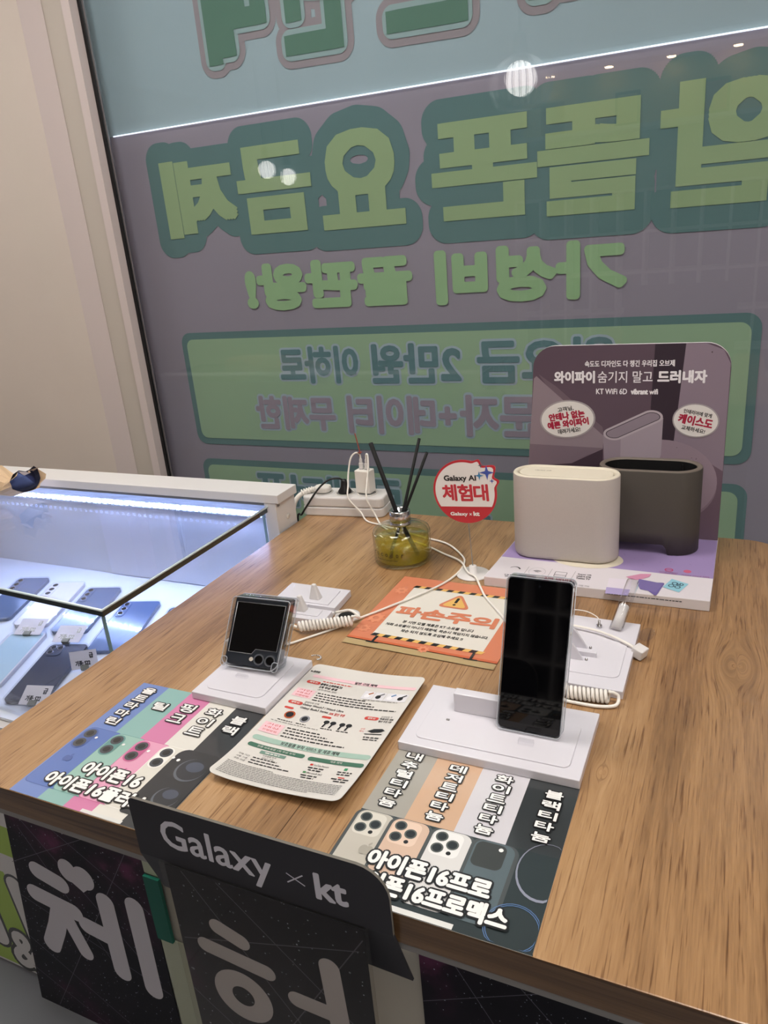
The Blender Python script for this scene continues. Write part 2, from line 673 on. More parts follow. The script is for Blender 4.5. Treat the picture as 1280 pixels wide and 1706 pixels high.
for t, x0, x1, y0, y1 in (('끝판왕!', -1.152, -.702, .340, .440), ('가성비', -.630, -.222, .334, .438)):
    a.tbox(t, x0, x1, y0, y1, CG2, 2, .0080, 24, -.2, True)
a.rect(-1.397, .045, -.030, .284, CO, 1, .030)
a.rect(-1.380, .027, -.012, .266, CBX, 2, .022)
for t, x0, x1, y0, y1, c in (('이하로', -1.083, -.858, .148, .236, CT1), ('2만원', -.815, -.588, .148, .238, CT1), ('월요금', -.542, -.235, .148, .243, CT1),
                             ('무제한', -1.176, -.938, .022, .108, CT2), ('데이터', -.895, -.660, .018, .110, CT2), ('+', -.645, -.605, .045, .085, CT2), ('문자', -.590, -.405, .018, .114, CT2)):
    a.tbox(t, x0, x1, y0, y1, CH, 3, .0088, 24, .1, True)
    a.tbox(t, x0, x1, y0, y1, c, 4, .0036, 12, .1, True)
a.rect(-1.397, .045, -.420, -.074, CO, 1, .030)
a.rect(-1.380, .027, -.400, -.092, CBX, 2, .022)
for t, x0, x1 in (('프', -1.215, -1.115), ('터', -1.095, -1.0), ('배', -.98, -.90), ('로', -.86, -.76), ('표', -.62, -.53), ('프', -.34, -.26)):
    a.tbox(t, x0, x1, -.200, -.112, CH, 3, .0088, 24, 0, True)
    a.tbox(t, x0, x1, -.200, -.112, CT1, 4, .0036, 12, 0, True)
lob = a.build('vinyl_banner')
tag(lob, 'mauve and green reversed lettering banner behind the lower window glass', 'banner')
TP, TG, TGAP, TOUT = ink('b2c5c7', .7, gain=(1.12, 1.12, 1.14)), ink('668b76', .7, gain=(1.12, 1.12, 1.14)), ink('a6bdb8', .7, gain=(1.12, 1.12, 1.14)), ink('a89c9c', .7, gain=(1.12, 1.12, 1.14))
a = Art(fb, 0, 480, .00000022)
a.poly([(-1.58, zt(-1.58) + .0002), (1.68, zt(1.68) + .0002), (1.68, 1.69), (-1.58, 1.69)], TP)
top = (('매', -1.160, -1.015, .905, 1.150), ('판', -.970, -.800, .893, 1.150), ('폰', -.725, -.520, .895, 1.150), ('대', -.40, -.20, .90, 1.150))
for t, x0, x1, y0, y1 in top:
    a.tbox(t, x0, x1, y0, y1, TOUT, 1, .036, 56, -2, True)
for t, x0, x1, y0, y1 in top:
    a.tbox(t, x0, x1, y0, y1, TGAP, 2, .021, 40, -2, True)
    a.tbox(t, x0, x1, y0, y1, TG, 3, (.012, .010), 12, -2, True)
upb = a.build('vinyl_banner')
tag(upb, 'pale teal banner with dark green letters behind the top of window', 'banner')
sl = MB()
sl.tube([(-1.50, YB - .0045, T + zt(-1.50)), (1.6, YB - .0045, T + zt(1.6))], .0015, SLITM, 8)  # no lamp: glowing strip stands in for light through the gap
tag(sl.build('banner_gap_glow'), 'thin glowing strip standing in for light through the gap between the window banners', 'light')

# ------------------------------------------------------------------ added ceiling fill panels, downlights, pendants, far end of the shop
def fill_panel(x, y, label, mat=None):  # panels added for soft fill, kept out of the window reflection
    t = thing('added_fill_panel', (x, y, T + 1.7), label, 'ceiling light', 'added ceiling fill panels')
    f = MB()
    z1 = T + 1.7
    for bx in ((x - .31, x - .28, y - .31, y + .31), (x + .28, x + .31, y - .31, y + .31), (x - .28, x + .28, y - .31, y - .28), (x - .28, x + .28, y + .28, y + .31)):
        f.box(*bx, z1 - .02, z1, WHITE2)
    f.build('frame', t)
    MB().box(x - .28, x + .28, y - .28, y + .28, z1 - .014, z1 - .006, mat or FILL_M).build('diffuser', t)


fill_panel(-.95, .75, 'added unseen fill panel over the left of the wooden counter')
fill_panel(.35, .35, 'added unseen fill panel over the right of the counter')
fill_panel(-2.6, .9, 'added unseen fill panel near the left wall')
fill_panel(.62, -.45, 'added unseen fill panel behind the camera side of the counter', M('fill_diffuser_dim', 'ffffff', .5, emit=FILL_E * .5, ecol='fffaf4'))
fill_panel(.95, -1.7, 'added unseen fill panel near the right wall')


def pendant(x, y, z, label):
    t = thing('pendant_lamp', (x, y, T + 1.7), label, 'pendant lamp', 'caged pendant lamps')
    zc = T + z
    MB().tube([(x, y, zc + .13), (x, y, T + 1.7)], .003, BLACK).build('cord', t)
    MB().lathe([(.012, .150), (.022, .145), (.030, .07), (.030, .058)], BLACK, 24, (x, y, zc)).build('cap', t)
    g = MB()
    g.lathe([(0.001, -.060)] + [(.058 * math.cos(q), .058 * math.sin(q)) for q in [-1.3 + .217 * i for i in range(13)]], BULBM, 28, (x, y, zc))
    g.build('globe', t)
    cg = MB()
    prof = [(.030, .075), (.070, .055), (.103, .015), (.114, -.025), (.105, -.065), (.085, -.095)]
    for k in range(28):
        an = 2 * PI * k / 28
        cg.tube(smooth([(x + r * math.cos(an), y + r * math.sin(an), zc + q) for r, q in prof], 3), .0021, STEEL, 5)
    for r, q in ((.085, -.095), (.030, .075)):
        cg.tube([(x + r * math.cos(2 * PI * k / 32), y + r * math.sin(2 * PI * k / 32), zc + q) for k in range(33)], .0026, STEEL, 5)
    cg.build('wire_cage', t)


pendant(-.793, .206, .995, 'caged globe pendant lamp mirrored large in the window')
pendant(-3.13, -1.70, 1.015, 'caged pendant lamp mirrored small over green lettering, upper of the pair')
pendant(-3.17, -2.05, .985, 'caged pendant lamp mirrored small over green lettering, lower of the pair')

for i, (x, y) in enumerate(((-2.139, -.265), (-2.22, -.457), (-1.80, -.579), (-1.895, -.827), (-1.471, -.899), (-1.562, -1.178))):
    z1 = T + 1.7
    t = thing('downlight', (x, y, z1), 'small round ceiling downlight, %s of six mirrored in the top of window' % ('first', 'second', 'third', 'fourth', 'fifth', 'sixth')[i] + ' from the left', 'ceiling light', 'round downlights')
    MB().lathe([(.042, 0), (.045, -.004), (.034, -.006), (.033, -.001)], WHITE2, 24, (x, y, z1), False).build('trim_ring', t)
    MB().lathe([(.001, -.003), (.033, -.003)], DOWNM, 24, (x, y, z1), False).build('lens', t)

# display shelf and cubby cabinet on the rear wall, seen mirrored
sh = thing('wall_shelf', (-.6, -3.4, T + 1.1), 'warm lit wall shelf on the rear wall mirrored at upper right', 'shelf')
MB().box(-1.7, .5, -3.4, -3.15, T + 1.10, T + 1.13, WHITE2).build('shelf_board', sh)
MB().box(-1.7, .5, -3.398, -3.39, T + 1.13, T + 1.55, M('cream_panel', 'd9cda6', .7)).build('back_panel', sh)
MB().box(-1.7, .5, -3.4, -3.15, T + 1.55, T + 1.60, WHITE2).build('canopy', sh)
for k in range(5):
    x = -1.45 + .44 * k
    MB().lathe([(.001, -.004), (.03, -.004), (.032, 0)], DOWNM, 16, (x, -3.27, T + 1.55), False).build('spot', sh)
for k, (x, c1, c2) in enumerate(((-1.42, 'b88a4c', 'a84a30'), (-.86, '2f2d2c', 'c9a45a'), (-.25, '8a8f55', 'c55a3a'), (.22, 'c9b184', 'a5483c'))):
    t = thing('picture_frame', (x, -3.2, T + 1.13), 'small framed picture on the lit rear shelf, %s from the left wall' % ('first', 'second', 'third', 'fourth')[k], 'picture', 'pictures on the rear shelf')
    MB().box(x - .09, x + .09, -3.22, -3.20, T + 1.13, T + 1.36, M('frame_%d' % k, c1, .5)).build('frame', t)
    MB().box(x - .07, x + .07, -3.199, -3.197, T + 1.15, T + 1.34, ink(c2)).build('print', t)
cu = thing('cubby_cabinet', (-.8, -3.4, 0), 'white cubby cabinet against the rear wall mirrored faintly', 'cabinet')
b = MB()
b.box(-1.7, .3, -3.39, -3.10, 0, .04, WHITE2)
for k in range(5):
    b.box(-1.7, .3, -3.39, -3.10, .30 * k + .26, .30 * k + .28, WHITE2)
for k in range(11):
    b.box(-1.7 + .2 * k - .01, -1.7 + .2 * k + .01, -3.389, -3.101, .02, 1.47, WHITE2)
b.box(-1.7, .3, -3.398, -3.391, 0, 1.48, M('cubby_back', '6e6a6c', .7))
b.build('carcass', cu)

# ------------------------------------------------------------------ wooden counter
ct = thing('display_counter', (-.3, .9, 0), 'wood-topped display counter with pale front under the demo phones', 'counter')
outline = rrect(-.7215, .090, .3775, 1.188, [.058, .0, .004, .058], 10)
tp = MB()
tp.prism(outline, T - .030, T, WOOD, side=WOODE)
tp.build('countertop', ct, .0012, 2, 60)
MB().box(-.3345, -.3337, .379, .4600, T, T + .0002, M('board_joint', '4a321c', .8)).build('joint', ct)
tr = MB()
tr.prism(rrect(-.7205, .086, .3795, 1.186, [.055, 0, .004, .055], 10), T - .038, T - .030, GREYM)
tr.build('edge_trim', ct)
bs = MB()
bs.box(-.7215, .05, .606, 1.15, .06, T - .038, COUNTER)
bs.build('base_cabinet', ct)
bs = MB()
bs.box(-.7215, .05, .603, 1.15, .0006, .06, M('plinth', '9a9a94', .6))
bs.build('plinth', ct)
gr = MB()
gr.lathe([(.0175, .0), (.0175, .0012), (.0135, .0014), (.0125, .0004)], WHITE2, 32, (-.459, .797, T), False)
gr.lathe([(.0005, .0003), (.0126, .0003)], DARKIN, 32, (-.459, .797, T), False)
gr.build('cable_grommet', ct)


# ------------------------------------------------------------------ printed colour mats
def mat_sheet(name, x0, x1, y0, y1, label):
    base = ink('cfd0cc', .35, .8, .25)
    a = Art(up(T + .0006))
    # thin laminate with body
    a.box(x0, x1, y0, y1, T + .0001, T + .0006, base)
    return a


I = lambda c: ink(c, .35, .9, .22)
KB, KW = I('1b1b1d'), I('f1efec')
BLUE, TEALC, PINK, CREAM, CHAR = I('6b84bf'), I('86b0ab'), I('cd7ba4'), I('dcd9d1'), I('35373a')


def outlined(a, t, x0, x1, y0, y1, bold=.00042, out=.0019, lay=6):
    a.tbox(t, x0, x1, y0, y1, KB, lay, out, 12)
    a.tbox(t, x0, x1, y0, y1, KW, lay + 1, bold, 8)


def vlabel(a, s, xc, ytop, ybot, wd, **k):
    n = len(s)
    st = (ytop - ybot) / n
    for i, ch in enumerate(s):
        yc = ytop - st * (i + .5)
        hh = st * .36
        ww = wd / 2
        outlined(a, ch, xc - ww, xc + ww, yc - hh, yc + hh, **k)


def apple(a, cx, cy, s, mat, lay):
    a.ell(cx - s * .18, cy, s * .30, s * .40, mat, lay, 18)
    a.ell(cx + s * .18, cy, s * .30, s * .40, mat, lay, 18)
    a.ell(cx + s * .1, cy + s * .55, s * .08, s * .18, mat, lay, 12, -.5)


def two_cam(a, x, y, ring, lens):
    a.poly(rrect(x - .0088, x + .0088, y - .0165, y + .0165, .0085, 5), ring, 4)
    for dy in (.0078, -.0078):
        a.ell(x, y + dy, .0070, .0070, lens, 5, 20)
        a.ell(x, y + dy, .0042, .0042, KB, 6, 16)
    a.ell(x + .0125, y + .004, .0018, .0018, KW, 5, 10)


# five colours
X0, X1, Y0, Y1 = -.624, -.443, .3782, .5745
a = mat_sheet('m', X0, X1, Y0, Y1, '')
xs = [X0, -.5855, -.5515, -.5185, -.4815, X1]
for i, c in enumerate((BLUE, TEALC, PINK, CREAM, CHAR)):
    a.rect(xs[i], xs[i + 1], Y0, Y1, c, 1)
bod = (I('5773b4'), I('93b9ae'), I('dd9cb8'), I('dad6cc'), I('2e3033'))
rin = (I('475f9c'), I('5f8f8c'), I('c25d8e'), I('efece6'), I('2a2b2e'))
for i in range(4):
    a.poly(rrect(xs[i] + .002, xs[i + 1] + .012, .393, .4855, [.008, .010, .006, .006], 5), rin[i], 2 + .1 * i)
    a.poly(rrect(xs[i] + .0026, xs[i + 1] + .012, .3936, .4849, [.008, .010, .006, .006], 5), bod[i], 2.05 + .1 * i)
    two_cam(a, xs[i] + .0125, .4665, rin[i], I('40454b'))
    if i < 3:
        apple(a, xs[i] + .0205, .434, .011, rin[i], 4)
a.poly(rrect(-.494, X1 - .001, .3905, .4868, [.008, .012, .004, .004], 5), I('2b2d30'), 3)
for cx, cy, r in ((-.4640, .4600, .0165), (-.4620, .4200, .0140)):
    a.ell(cx, cy, r, r, I('5a6068'), 4, 28)
    a.ell(cx + .001, cy + .0012, r * .93, r * .93, I('2c2f34'), 5, 28)
    a.ell(cx + .002, cy + .005, r * .6, r * .45, I('464d5c'), 5.5, 24)
a.ell(-.4862, .4690, .0020, .0020, KW, 4, 12)
for s, x, yt, yb, wd in (('울트라마린', -.6035, .568, .493, .0170), ('틸', -.5690, .548, .531, .0180), ('핑크', -.5350, .556, .517, .0185), ('화이트', -.5000, .557, .505, .0190), ('블랙', -.4640, .553, .518, .0175)):
    vlabel(a, s, x, yt, yb, wd)
outlined(a, '아이폰16', -.5735, -.5000, .4195, .4375, .0009, .0025)
outlined(a, '아이폰16플러스', -.6000, -.4720, .3965, .4135, .0009, .0025, 8)
a.rect(-.5300, -.4800, Y0 + .0002, Y0 + .0040, I('d8d8d4'), 1.5)
m1 = a.build('printed_mat')
tag(m1, 'glossy colour chart mat with blue, teal, pink, white and black stripes', 'mat')

# four titanium colours
X0, X1, Y0, Y1 = -.278, -.100, .3776, .5600
a = mat_sheet('m', X0, X1, Y0, Y1, '')
xs = [X0, -.2365, -.1905, -.1450, X1]
NAT, DES, WTI, BTI = I('a5a198'), I('cda98c'), I('cfccd1'), I('34383a')
for i, c in enumerate((NAT, DES, WTI, BTI)):
    a.rect(xs[i], xs[i + 1], Y0, Y1, c, 1)
a.rect(X0, X1, Y0, .4695, I('2b3436'), 1.2)
for i, (bc, rc) in enumerate((('c0baae', 'd6d1c6'), ('d3b5a0', 'e3c8b4'), ('d8d6d4', 'e9e8e6'), ('59666b', '3a3d3c'))):
    x = (-.2775, -.2440, -.2060, -.1690)[i]
    a.poly(rrect(x - .003, x + .038, .390, .4695, [.010, .008, .005, .005], 5), I('4a4f50'), 2 + .3 * i)
    a.poly(rrect(x, x + .0345, .388, .4690, [.009, .008, .005, .005], 5), I(bc), 2.1 + .3 * i)
    a.poly(rrect(x + .0015, x + .0275, .4405, .4675, .006, 5), I(rc), 2.2 + .3 * i)
    if i < 3:
        for dx, dy in ((.0085, .0205), (.0085, .0075), (.0200, .0140)):
            a.ell(x + dx, .4405 + dy, .0055, .0055, I('5c605c'), 3.5, 18)
            a.ell(x + dx, .4405 + dy, .0041, .0041, I('20262a'), 3.7, 16)
        a.ell(x + .0195, .4405 + .0045, .0021, .0021, KB, 3.6, 12)
    else:
        a.ell(x + .0225, .4625, .0020, .0020, KW, 3.6, 12)
apple(a, -.2530, .4255, .013, I('a8a296'), 4)
a.ring([(min(x_, -.1005), y_) for x_, y_ in ell(-.108, .4520, .0225, .030, 28)], [(min(x_, -.1005), y_) for x_, y_ in ell(-.108, .4530, .0212, .0285, 28)], I('8d90a0'), 3.8)
a.rect(-.1000, -.0995, Y0, Y0 + .001, I('2b3436'), 2)
for r in (.020, .0215):
    a.ring([(min(x_, -.1005), max(y_, .3785)) for x_, y_ in ell(-.119, .394, r, r, 28)], [(min(x_, -.1005), max(y_, .3785)) for x_, y_ in ell(-.119, .394, r - .0006, r - .0006, 28)], I('5f7fae'), 3.8)
for s, x, yt, yb in (('내추럴티타늄', -.2585, .556, .476), ('데저트티타늄', -.2120, .552, .474), ('화이트티타늄', -.1665, .552, .473), ('블랙티타늄', -.1195, .546, .480)):
    vlabel(a, s, x, yt, yb, .0155, bold=.0004, out=.0017)
outlined(a, '아이폰16프로', -.2470, -.1430, .4110, .4290, .0010, .0028)
outlined(a, '아이폰16프로맥스', -.2560, -.1235, .3890, .4070, .0010, .0028, 8)
a.rect(X0 + .01, -.160, Y0 + .0002, Y0 + .0050, I('dcdcd8'), 1.6)
m2 = a.build('printed_mat')
tag(m2, 'glossy colour chart mat with grey, tan, white and black stripes', 'mat')

# ------------------------------------------------------------------ curled flyer
FX0, FX1, FY0, FY1 = -.4390, -.2935, .4555, .6735


def curl(u, v, d):
    a_, b_ = (u - FX0) / (FX1 - FX0), (v - FY0) / (FY1 - FY0)
    z = .0016 + .0075 * (max(0, a_ - .35) / .65) ** 2 + .006 * (max(0, .3 - b_) / .3) ** 2 + .004 * (max(0, .25 - a_) / .25) ** 2 * (1 - b_)
    return (u, v, T + z + d)


PAPER = ink('d4d0ca', .5)
TX, RED, PNK, GRN, GRND = ink('2f2d2e', .6), ink('c9463e', .6), ink('e7bfc6', .6), ink('9db8ab', .6), ink('3f6a57', .6)
GRY = ink('8d8a88', .6)
a = Art(curl, 0)
n = 26
R = .008


def clip_corner(u, v):
    for cx, sx in ((FX0, 1), (FX1, -1)):
        for cy, sy in ((FY0, 1), (FY1, -1)):
            dx, dy = (u - cx) * sx, (v - cy) * sy
            if dx < R and dy < R:
                px, py = dx - R, dy - R
                l = math.hypot(px, py)
                if l > R:
                    px, py = px * R / l, py * R / l
                return cx + sx * (px + R), cy + sy * (py + R)
    return u, v


gx = sorted(set([FX0 + (FX1 - FX0) * i / n for i in range(n + 1)] + [FX0 + R * k / 5 for k in range(5)] + [FX1 - R * k / 5 for k in range(5)]))
gy = sorted(set([FY0 + (FY1 - FY0) * i / n for i in range(n + 1)] + [FY0 + R * k / 5 for k in range(5)] + [FY1 - R * k / 5 for k in range(5)]))
pts = [clip_corner(x, y) for y in gy for x in gx]
W_ = len(gx)
fs = [(j * W_ + i, j * W_ + i + 1, (j + 1) * W_ + i + 1, (j + 1) * W_ + i) for j in range(len(gy) - 1) for i in range(W_ - 1)]
a.put(pts, fs, PAPER, -2)
a.put(pts, fs, PAPER, 0)


def srect(x0, x1, y0, y1, mat, lay=1, r=0):
    k = 10
    for i in range(k):
        p, q = x0 + (x1 - x0) * i / k, x0 + (x1 - x0) * (i + 1) / k
        a.rect(p, q, y0, y1, mat, lay)
    if r:
        for x in (x0, x1):
            a.ell(x, (y0 + y1) / 2, (y1 - y0) / 2, (y1 - y0) / 2, mat, lay, 16)


srect(-.4260, -.2990, .6450, .6505, PNK, 2, 1)
a.tbox('일반 구매 혜택', -.3730, -.3450, .6455, .6502, TX, 3, .00015, 4)
a.tbox('kt 온라인', -.4360, -.4240, .6540, .6580, TX, 3, .0002, 4)
for t, x0, x1, y in (('혜택 01', -.4280, -.4135, .6350), ('혜택 02', -.4280, -.4135, .5930), ('혜택 03', -.3300, -.3170, .5880)):
    srect(x0 + .001, x1 - .001, y - .0028, y + .0028, RED, 2, 1)
    a.tbox(t, x0 + .002, x1 - .002, y - .0016, y + .0016, PAPER, 3, .0001, 4)
a.bars(-.411, -.373, .6400, .0016, RED, 2)
a.tbox('클래식 스마트태그2', -.4110, -.3830, .6325, .6368, TX, 2, .0002, 4)
a.tbox('2개 무상 증정', -.4100, -.3870, .6270, .6310, TX, 2, .0002, 4)
a.tbox('(블랙+화이트, 랜덤)', -.4090, -.3850, .6220, .6253, TX, 2)
for y0, y1, ws in ((.6040, .6200, ('기간', '대상', '진행방법')), (.5350, .5520, ('기간', '대상', '진행방법'))):
    srect(-.4330, -.4090, y0, y1, PNK, 2)
    for k, t in enumerate(ws):
        yy = y1 - .003 - .005 * k
        a.tbox(t, -.4295 + .001 * k * 0, -.4125, yy - .0014, yy + .0014, RED, 3)
for k, (x1, y) in enumerate(((-.345, .6170), (-.335, .6125), (-.330, .6080), (-.302, .6035))):
    a.bars(-.4055, x1, y, .0018, TX, 2)
for k, x in enumerate((-.347, -.333, -.319, -.306)):
    a.rect(x - .0065, x + .0065, .6210, .6360, ink('dcdade', .6), 2)
    a.ell(x - .001, .6270, .0032, .0035, ink('e9e7ea' if k % 2 == 0 else '1f1f22', .5), 3, 16)
    a.line((x, .6300), (x + .0045, .6340), .0022, ink(('b56a3a', '6d6d70', '5b83b0', '2d2d30')[k], .5), 3)
a.bars(-.349, -.307, .6192, .001, GRY, 3)
a.tbox('삼성닷컴 단독', -.4110, -.3930, .5960, .5992, TX, 2)
a.tbox('Galaxy Watch7 / Watch Ultra', -.4110, -.3600, .5905, .5950, TX, 2, .0001, 4)
a.tbox('Galaxy Buds3 Series', -.4110, -.3760, .5845, .5890, TX, 2, .0001, 4)
a.tbox('30% 할인 쿠폰', -.3740, -.3550, .5840, .5885, RED, 2, .0001, 4)
for x, y in ((-.4225, .5820), (-.3735, .5790)):
    srect(x - .004, x + .004, y - .0017, y + .0017, RED, 2, 1)
a.ring(ell(-.4150, .5710, .0062, .0066, 24), ell(-.4150, .5710, .0035, .0038, 24), ink('b0532c', .5), 3)
a.ell(-.4150, .5710, .0044, .0046, ink('26262a', .4), 4, 20)
a.ring(ell(-.3950, .5690, .0056, .0060, 24), ell(-.3950, .5690, .0036, .0040, 24), ink('8f9095', .5), 3)
a.ell(-.3950, .5690, .0036, .0040, ink('2d2e33', .4), 4, 18)
for x in (-.3690, -.3610, -.3500, -.3420):
    a.ell(x, .5710, .0034, .0030, ink('232327', .4), 3, 16)
    a.line((x, .5700), (x - .001, .5620), .0020, ink('232327', .4), 3)
for x0, x1 in ((-.424, -.405), (-.401, -.389), (-.371, -.357), (-.352, -.338)):
    a.bars(x0, x1, .5600, .0013, TX, 2, unit=.003)
a.bars(-.430, -.372, .5565, .001, GRY, 2)
a.tbox('삼성닷컴 첫', -.3140, -.3010, .5910, .5940, TX, 2)
a.tbox('액세서리 30%', -.3140, -.2980, .5868, .5902, TX, 2, .0001, 4)
a.tbox('할인 쿠폰 3장', -.3135, -.2985, .5825, .5858, TX, 2, .0001, 4)
a.poly([(-.318, .5660), (-.312, .5705), (-.303, .5715), (-.299, .5690), (-.303, .5660), (-.312, .5640)], ink('232327', .4), 3)
a.line((-.319, .5610), (-.300, .5625), .0012, ink('232327', .4), 3)
a.bars(-.318, -.300, .5560, .0018, TX, 2)
a.bars(-.317, -.301, .5525, .0016, TX, 2)
a.tbox('상품', -.3270, -.3220, .5680, .5705, RED, 2)
a.tbox('예시', -.3270, -.3220, .5640, .5665, RED, 2)
for x1, y in ((-.366, .5500), (-.355, .5455), (-.345, .5410), (-.330, .5360)):
    a.bars(-.4055, x1, y, .0018, TX, 2)
srect(-.4285, -.2985, .5215, .5290, GRN, 2, 1)
a.tbox('보호필름 부착 서비스 및 제휴 혜택', -.3980, -.3300, .5225, .5280, TX, 3, .00012, 4)
srect(-.4275, -.3660, .5105, .5165, GRND, 2, 1)
a.tbox('정품 보호필름 1회 무료 부착', -.4190, -.3740, .5120, .5150, PAPER, 3)
srect(-.3555, -.2990, .5095, .5155, GRND, 2, 1)
a.tbox('제휴 혜택', -.3330, -.3200, .5110, .5142, PAPER, 3)
srect(-.4110, -.3810, .5040, .5085, ink('6f8d80', .6), 2)
a.bars(-.405, -.388, .5062, .0016, PAPER, 3)
a.tbox('보호필름 부착', -.4050, -.3890, .5005, .5030, TX, 3)
a.tbox('서비스 쿠폰', -.4040, -.3900, .4970, .4993, TX, 3)
for x, y, t, c in ((-.3510, .5035, 'YouTube Premium', 'c4302b'), (-.3520, .4910, 'Microsoft 365', '3d7a4a')):
    a.rect(x, x + .0032, y - .0006, y + .0020, ink(c, .6), 2)
    a.tbox(t, x + .0042, x + .021, y - .0008, y + .0020, TX, 2)
    a.bars(x, x + .018, y - .0040, .0018, TX, 2)
    a.bars(x + .002, x + .016, y - .0075, .0018, TX, 2)
a.rect(-.3130, -.3095, .5025, .5062, ink('2f8a5a', .6), 2)
a.bars(-.318, -.302, .4995, .0018, TX, 2)
a.bars(-.317, -.303, .4960, .0018, TX, 2)
a.rect(-.313, -.306, .4905, .4920, RED, 2)
a.bars(-.319, -.300, .4885, .0018, TX, 2)
a.bars(-.315, -.302, .4850, .0018, TX, 2)
for k, (t, x1) in enumerate((('구매 기간', -.385), ('사용 기한', -.378), ('쿠폰 지급', -.366))):
    y = .4960 - .0042 * k
    a.tbox(t, -.4300, -.4170, y - .0013, y + .0013, TX, 2)
    a.bars(-.4130, x1, y, .0016, TX, 2)
for k in range(9):
    a.bars(-.4330, (-.380 if k == 0 else -.302 if k < 8 else -.33), .4815 - .0024 * k, .0012, GRY, 2, .8, .003)
flyer = a.build('flyer')
tag(flyer, 'curled cream price flyer with pink and green bars between the two stands', 'flyer')
bc = MB()
for k in range(11):
    an = -1.2 + k * .42
    bc.lathe([(.0002, -.0012), (.0009, -.0009), (.0013, 0), (.0009, .0009), (.0002, .0012)], SILV, 8, (-.4440 + .0052 * math.sin(an) + .0005 * k, .6800 + .0042 * math.cos(an), T + .0045 + .0014))
tag(bc.build('ball_chain'), 'short metal ball chain at the top corner of the cream flyer', 'chain')

# ------------------------------------------------------------------ orange warning sheet in a clear sleeve
wp = thing('warning_sheet', (-.33, .83, T), 'orange damage warning sheet in clear sleeve lying on the counter', 'sign')
WX0, WX1 = -.4330, -.2290
s_ = MB()
s_.prism([(WX0, .7290), (-.2300, .7205), (-.2230, .9290), (-.4310, .9330)], T + .0002, T + .0011, CLEARS)
s_.build('sleeve', wp)
OR = ink('d27f5e', .4, .5, .12)
a = Art(up(T + .0012))
a.poly([(WX0, .7440), (-.2295, .7350), (-.2235, .9280), (-.4300, .9320)], OR)
a.poly([(WX0, .7440), (-.2295, .7350), (-.2294, .7395), (WX0, .7485)], ink('c9653f', .4, .5), 1)
a.poly([(WX0, .7300), (-.2298, .7215), (-.2296, .7335), (WX0, .7425)], ink('b29a6f', .5, .4), 0)
CRM, YEL = ink('ded9cf', .4, .4), ink('e3b565', .4, .4)
a.poly([(-.4035, .7610), (-.2530, .7530), (-.2480, .9005), (-.4010, .9030)], CRM, 1)
for (x0, y0, x1, y1) in ((-.4050, .7560, -.2530, .7495), (-.4030, .8990, -.2500, .8960)):
    h, k = .0065, 18
    for i in range(k):
        p, q = i / k, (i + 1) / k
        xa, ya = x0 + (x1 - x0) * p, y0 + (y1 - y0) * p
        xb, yb_ = x0 + (x1 - x0) * q, y0 + (y1 - y0) * q
        sk = .003
        a.poly([(xa, ya), (xb, yb_), (xb + sk, yb_ + h), (xa + sk, ya + h)], KB if i % 2 == 0 else YEL, 2)
tri = [(-.3510, .8530), (-.3010, .8520), (-.3270, .8960)]


def rtri(pts, r):
    c = (sum(p[0] for p in pts) / 3, sum(p[1] for p in pts) / 3)
    out = []
    for i in range(3):
        P_, A_, B_ = Vector(pts[i]), Vector(pts[i - 1]), Vector(pts[(i + 1) % 3])
        da, db = (A_ - P_).normalized(), (B_ - P_).normalized()
        for k in range(6):
            t = k / 5
            p = (P_ + da * r) * (1 - t) ** 2 + P_ * 2 * t * (1 - t) + (P_ + db * r) * t * t
            out.append(tuple(p))
    return out


a.poly(rtri(tri, .012), OR, 2)
cx, cy = -.3265, .866
a.poly(rtri([(cx + (x - cx) * .74, cy + (y - cy) * .74) for x, y in tri], .008), YEL, 3)
a.stroke([(-.3265, .8800), (-.3268, .8690)], .0042, KB, 4)
a.ell(-.3269, .8620, .0023, .0023, KB, 4, 14)
for i, ch in enumerate('파손주의'):
    x0 = -.3960 + .0355 * i
    a.tbox(ch, x0, x0 + .0325, .8150 - .0007 * i, .8410 - .0007 * i, OR, 3, .0016, 8)
a.tbox('본 시연 모델 제품은 KT 소유물 입니다', -.3770, -.2790, .7965, .8035, TX, 3, .0002, 4)
a.tbox('저희 소유물이 아니기 때문에, 파손시 책임지지 않습니다', -.3970, -.2570, .7850, .7920, TX, 3, .0002, 4)
a.tbox('파손 되지 않도록 조심해 주세요 !!', -.3700, -.2860, .7735, .7805, TX, 3, .0002, 4)
for x in (-.3945, -.2620):
    a.line((x, .756 if x < -.3 else .750), (x - .0003, .741 if x < -.3 else .736), .0035, KB, 3)
    a.rect(x - .0090, x + .0085, (.7385 if x < -.3 else .7335), (.7410 if x < -.3 else .7360), KB, 3)
GEAR = ink('e08f6c', .4, .5)
for gx_, gy_, gr_ in ((-.4150, .885, .0075), (-.4170, .800, .010), (-.4205, .770, .007), (-.3250, .741, .006)):
    a.ring(ell(gx_, gy_, gr_, gr_, 16), ell(gx_, gy_, gr_ * .45, gr_ * .45, 16), GEAR, 2)
    for k in range(8):
        an = k * PI / 4
        a.line((gx_ + gr_ * .9 * math.cos(an), gy_ + gr_ * .9 * math.sin(an)), (gx_ + gr_ * 1.3 * math.cos(an), gy_ + gr_ * 1.3 * math.sin(an)), gr_ * .4, GEAR, 2)
a.build('printed_sheet', wp)

# ------------------------------------------------------------------ white demo stands
def slab(poly, z0, z1, name, root, bevel=.0008, mat=WHITE):
    return MB().prism(poly, T + z0, T + z1, mat).build(name, root, bevel)


ST = 'white acrylic phone stands'
